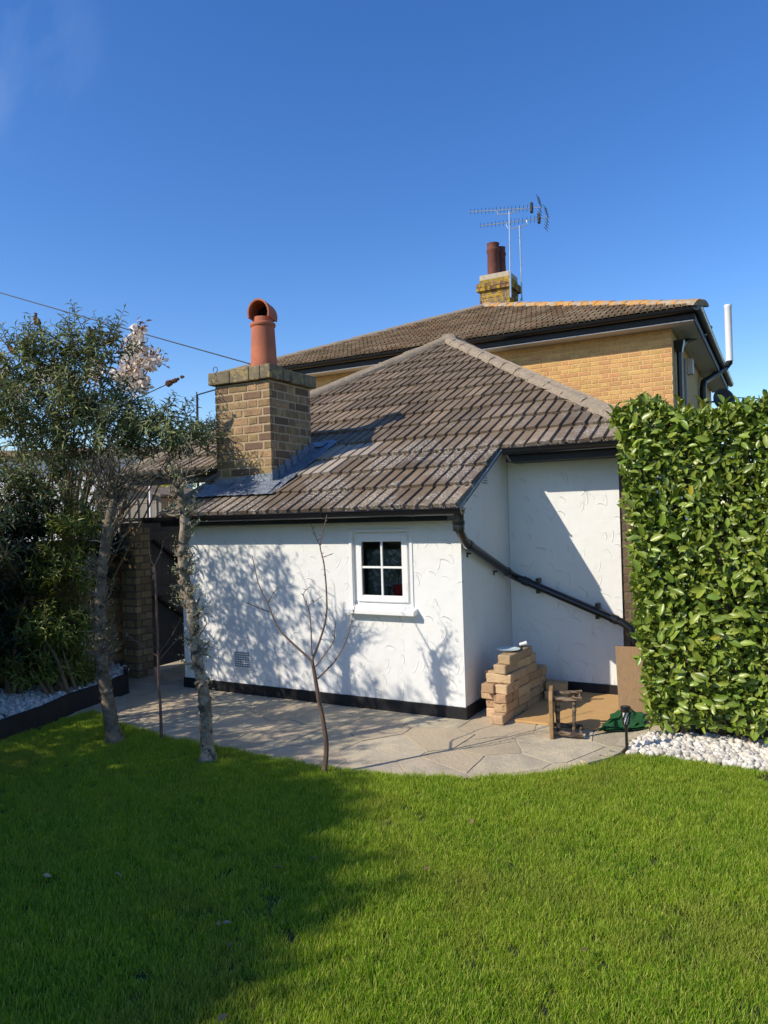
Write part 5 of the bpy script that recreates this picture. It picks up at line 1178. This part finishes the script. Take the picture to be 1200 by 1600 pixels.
# shrubs further along the bed (left of the picture) that shade the lawn
for i, (u_, v_, h_, r_, lab, nm_, mm) in enumerate(((-3.75, -2.55, 3.4, .8, 'tall leafy screening tree in the bed left of the buddleja', 'screening_tree', 'leaf_olive'), (-3.6, -3.7, 3.4, .75, 'second screening tree along the raised bed', 'screening_tree', 'leaf_olive'), (-3.6, -5.0, 3.35, .85, 'third screening tree along the raised bed', 'screening_tree', 'leaf_buddleja'), (-3.65, -6.3, 4.0, .95, 'fourth screening tree along the raised bed', 'screening_tree', 'leaf_olive'), (-3.6, -7.6, 4.5, 1.0, 'fifth screening tree along the raised bed', 'screening_tree', 'leaf_buddleja'), (-3.5, -9.0, 4.7, 1.05, 'sixth screening tree along the raised bed', 'screening_tree', 'leaf_olive'))):
    shrub(nm_, lab, 'tree', (u_, v_, .13), [((u_, v_, h_*.72), (r_, r_, h_*.27), 1.5), ((u_+.1, v_+.2, h_*.42), (r_*.85, r_*.85, h_*.26), 1.2), ((u_, v_-.1, h_*.92), (r_*.5, r_*.5, h_*.12), .3), ((u_+.05, v_, .55), (r_*.7, r_*.8, .4), .6)], (300, 400, 700, 1500, 1500, 1500)[i], 10, (.11, .12, .14, .16, .16, .16)[i], (.04, .05, .06, .075, .075, .075)[i], mm, stems=9, spr_len=.3, seed=30+i, T=DIAM_T, stem_r=.03, group='screening trees along the raised bed')

# flowering cherry behind the buddleja
def bare_tree(name, label, base, h, spread, seed, m='stem', lev=3, leafm=None, ln=3, ls=.05, r0=.06, first=None):
    random.seed(seed); base = V(base); t = thing(name, label, 'tree', base); tr = MB(); tips = []; pts = [base+V((0, 0, -.1))]
    for i in range(6): pts.append(pts[-1]+V((random.gauss(0, .05), random.gauss(0, .05), h*.5/6+.02)))
    tr.tube(pts, [r0*(1-.08*i) for i in range(7)], 9); tr.build('trunk', m, t, smooth=True); cr = MB()
    for i in range(10):
        a = i*2.4; twig(cr, pts[random.randint(3, 6)], V((math.cos(a)*spread, math.sin(a)*spread, 1)), h*random.uniform(.4, .6), r0*.45, lev, tips, .25, (2, 4), .1)
    cr.build('branches', m, t)
    if leafm: buds('crown', tips, t, leafm, ln, ls, .06, LANCE_T)
    return t, tips
cb = at(120, 1000, 't', 9.5); cb.z = 0
t, tips = bare_tree('cherry_tree', 'flowering cherry with pale pink blossom rising behind the buddleja', cb, 3.2, .5, 77, lev=2, leafm=None)
def clump(pxs, t_, n, seed):
    rg = np.random.default_rng(seed); P = []
    for _ in range(n):
        x, y, sx, sy = pxs[int(rg.integers(len(pxs)))]; p = at(x+rg.normal(0, sx), y+rg.normal(0, sy), 't', t_+rg.normal(0, .2)); P.append(tuple(p))
    return np.array(P)
spots_ = [(215, 525, 5, 8), (207, 548, 9, 9), (222, 560, 12, 7), (205, 580, 11, 9), (190, 590, 9, 7), (235, 567, 8, 5), (215, 600, 9, 6)]
spots2 = [(70, 585, 12, 9), (85, 580, 9, 7), (30, 610, 14, 10), (3, 585, 7, 12), (110, 600, 9, 8), (150, 580, 8, 10)]
P1 = np.concatenate([clump(spots_, 9.3, 1100, 1), clump(spots2, 9.3, 700, 2)]); n = len(P1)
leaf_scatter('blossom', P1, RNG.normal(0, 1, (n, 3)), RNG.normal(0, 1, (n, 3)), RNG.uniform(.05, .085, n), RNG.uniform(.045, .07, n), 'blossom', t, DIAM_T)
P2 = np.concatenate([clump(spots_, 9.3, 230, 3)+np.array([.03, 0, .05]), clump(spots2, 9.3, 150, 4)]); n = len(P2)
leaf_scatter('young_leaves', P2, RNG.normal(0, .6, (n, 3))+np.array([.3, 0, .5]), RNG.normal(0, 1, (n, 3)), RNG.uniform(.06, .11, n), RNG.uniform(.02, .035, n), 'leaf_bronze', t)
for i, (x, y) in enumerate(((215, 525), (240, 562), (205, 585), (75, 580), (30, 610), (150, 590))):
    e = at(x, y, 't', 9.3); s0 = V((cb.x, cb.y, 1.6)); MB().tube(smooth_path([s0, (s0+e)/2+V((0, 0, .1)), e], 5), [.025-.002*k for k in range(11)], 6).build('branch', 'stem', t)

# ================================================================== BEYOND: shed, far house, poles, wires, far trees
sc = at(218, 800, 't', 12.5); t = thing('garden_shed', 'beige boarded outbuilding seen over the gate', 'shed', (sc.x, sc.y, 0))
l0, r0_ = at(150, 790, 't', 12.5), at(252, 790, 't', 12.3); ztop = at(215, 768, 't', 12.5).z
dv = (r0_-l0).normalized(); dv.z = 0; bk = V((-dv.y, dv.x, 0))*2.4
mid_ = (l0+r0_)/2
MB().prism([V((l0.x, l0.y, -.05)), V((r0_.x, r0_.y, -.05)), V((r0_.x, r0_.y, ztop-.12)), V((mid_.x+dv.x*.1, mid_.y+dv.y*.1, ztop+.06)), V((l0.x, l0.y, ztop-.05))], bk).build('wall', 'shed', t)
for i in range(7): p = l0+(r0_-l0)*((i+.5)/7); MB().bar((p.x-bk.x*.004, p.y-bk.y*.004, .0), (p.x-bk.x*.004, p.y-bk.y*.004, ztop-.14), .02, .02).build('batten', 'shed', t)
a_, m_, c3_ = V((l0.x, l0.y, ztop-.04)), V((mid_.x+dv.x*.1, mid_.y+dv.y*.1, ztop+.07)), V((r0_.x, r0_.y, ztop-.11)); off_ = -bk*.06
MB().prism([a_-dv*.1+off_, m_+off_, m_+V((0, 0, .04))+off_, a_-dv*.1+V((0, 0, .04))+off_], bk*1.1).prism([m_+off_, c3_+dv*.06+off_, c3_+dv*.06+V((0, 0, .04))+off_, m_+V((0, 0, .04))+off_], bk*1.1).build('roof', 'tile', t)

fc = at(60, 800, 't', 24); t = thing('white_bungalow', 'white rendered neighbouring house glimpsed through the shrubs', 'house', (fc.x, fc.y, 0))
L0, R0 = at(-260, 790, 't', 24), at(215, 790, 't', 24); dv = (R0-L0); dv.z = 0; W_ = dv.length; dv.normalize(); bk = V((-dv.y, dv.x, 0)); zt = at(60, 712, 't', 24).z
def fp(a, b_, z): return V((L0.x, L0.y, 0))+dv*a+bk*b_+V((0, 0, z))
MB().hexa([fp(0, 0, -.05), fp(W_, 0, -.05), fp(W_, 7, -.05), fp(0, 7, -.05)], [fp(0, 0, zt), fp(W_, 0, zt), fp(W_, 7, zt), fp(0, 7, zt)]).build('wall', 'white_far', t)
MB().prism([fp(-.4, -.4, zt-.02), fp(-.4, 7.4, zt-.02), fp(-.4, 3.5, zt+.55)], dv*(W_+.8)).build('roof', 'tile_far', t)
for a in (1.6, 4.6, 7.4):
    w_ = MB().hexa([fp(a, -.03, 1.0), fp(a+1.2, -.03, 1.0), fp(a+1.2, .02, 1.0), fp(a, .02, 1.0)], [fp(a, -.03, 2.1), fp(a+1.2, -.03, 2.1), fp(a+1.2, .02, 2.1), fp(a, .02, 2.1)]).build('window', 'white_upvc', t)
    for k in (0, 1): MB().hexa([fp(a+.08+.55*k, -.04, 1.08), fp(a+.57+.55*k, -.04, 1.08), fp(a+.57+.55*k, -.032, 1.08), fp(a+.08+.55*k, -.032, 1.08)], [fp(a+.08+.55*k, -.04, 2.02), fp(a+.57+.55*k, -.04, 2.02), fp(a+.57+.55*k, -.032, 2.02), fp(a+.08+.55*k, -.032, 2.02)]).build('pane', 'opening_black', w_)

pb_ = at(308, 800, 't', 22); pt = at(308, 617, 't', 22); t = thing('utility_pole', 'thin grey pole with a side arm rising behind the extension roof', 'pole', (pb_.x, pb_.y, 0))
MB().tube([V((pb_.x, pb_.y, -.1)), pt], [.045, .035], 8).build('pole', 'dark_metal', t); pe = at(336, 609, 't', 22); MB().tube([pt, pe], .02, 6).build('arm', 'dark_metal', t)
pb_ = at(234, 800, 't', 11); pt = at(234, 752, 't', 11); wp = MB().tube([V((pb_.x, pb_.y, -.1)), pt], .018, 8).build('white_post', 'white_upvc'); tag(wp, 'slim white post standing in front of the beige outbuilding', 'post')
def wire(label, pts, r, sag=.0):
    P = [V(p) for p in pts]; out = []
    for a, b_ in zip(P[:-1], P[1:]):
        for k in range(13): s_ = k/12; out.append(a+(b_-a)*s_-V((0, 0, sag*4*s_*(1-s_))))
    tag(MB().tube(out, r, 5).build('overhead_wire', 'wire'), label, 'cable')
wire('long black overhead cable crossing the sky down to the front chimney', [at(-260, 380, 't', 14), at(400, 571, 't', 9.0)], .008, .02)
wire('short thin cable sloping into the buddleja at the left edge', [at(-120, 470, 't', 14), at(70, 590, 't', 11)], .007, .0)
wire('upper thin cable leaving the brick house towards the far right', [at(1148, 621, 't', 19), at(1420, 628, 't', 30)], .014, .05)
wire('lower thin cable at the far right above the hedge', [at(1120, 640, 't', 19), at(1420, 652, 't', 30)], .012, .05)
fb = at(1180, 700, 't', 30); fb.z = 0; bare_tree('distant_tree', 'distant bare tree showing above the hedge at far right', fb, 5.2, .9, 41, lev=3, leafm='bud', ln=2, ls=.10, r0=.12)
fb = at(325, 700, 't', 17); fb.z = 0
shrub('conifer_tree', 'small green tree top showing just left of the chimney', 'tree', fb, [(tuple(at(325, 690, 't', 17)), (.35, .4, .45), 1), (tuple(at(322, 760, 't', 17)), (.6, .6, .9), 1)], 160, 10, .16, .04, 'leaf_olive', stems=3, seed=44)
fb = at(258, 800, 't', 15); fb.z = 0
shrub('forsythia_bush', 'yellow flowering bush right of the beige outbuilding', 'shrub', fb, [(tuple(at(258, 775, 't', 15)), (.3, .4, .5), 1), (tuple(at(262, 830, 't', 15)), (.6, .6, 1.0), 1)], 130, 10, .12, .05, 'leaf_yellow', stems=5, seed=45)
fb = at(225, 800, 't', 28); fb.z = 0
shrub('round_tree', 'dark round tree behind the beige outbuilding', 'tree', fb, [(tuple(at(222, 775, 't', 28)), (1.1, 1.1, 1.0), 1)], 260, 10, .3, .12, 'leaf_dark', stems=3, seed=46)

# fallen leaves on the lawn
DL = one_leaf('dead_leaf')
for (x, y) in ((340, 1440), (362, 1442), (360, 1474), (427, 1356), (355, 1585), (736, 1288), (662, 1360), (237, 1208), (80, 1370), (190, 1370), (920, 1482), (496, 1344)):
    p = at(x, y, 'z', .05); o = leaf_obj(p, V((random.gauss(0, 1), random.gauss(0, 1), .25)), V((random.gauss(0, .4), random.gauss(0, .4), 1)), random.uniform(.035, .05), DL, None); o.name = 'fallen_leaf'; tag(o, 'small dry curled leaf lying on the lawn', 'leaf', 'fallen leaves on the lawn')
print('tiles main', nt_, 'bricks main', nb, 'objects', len(bpy.data.objects))
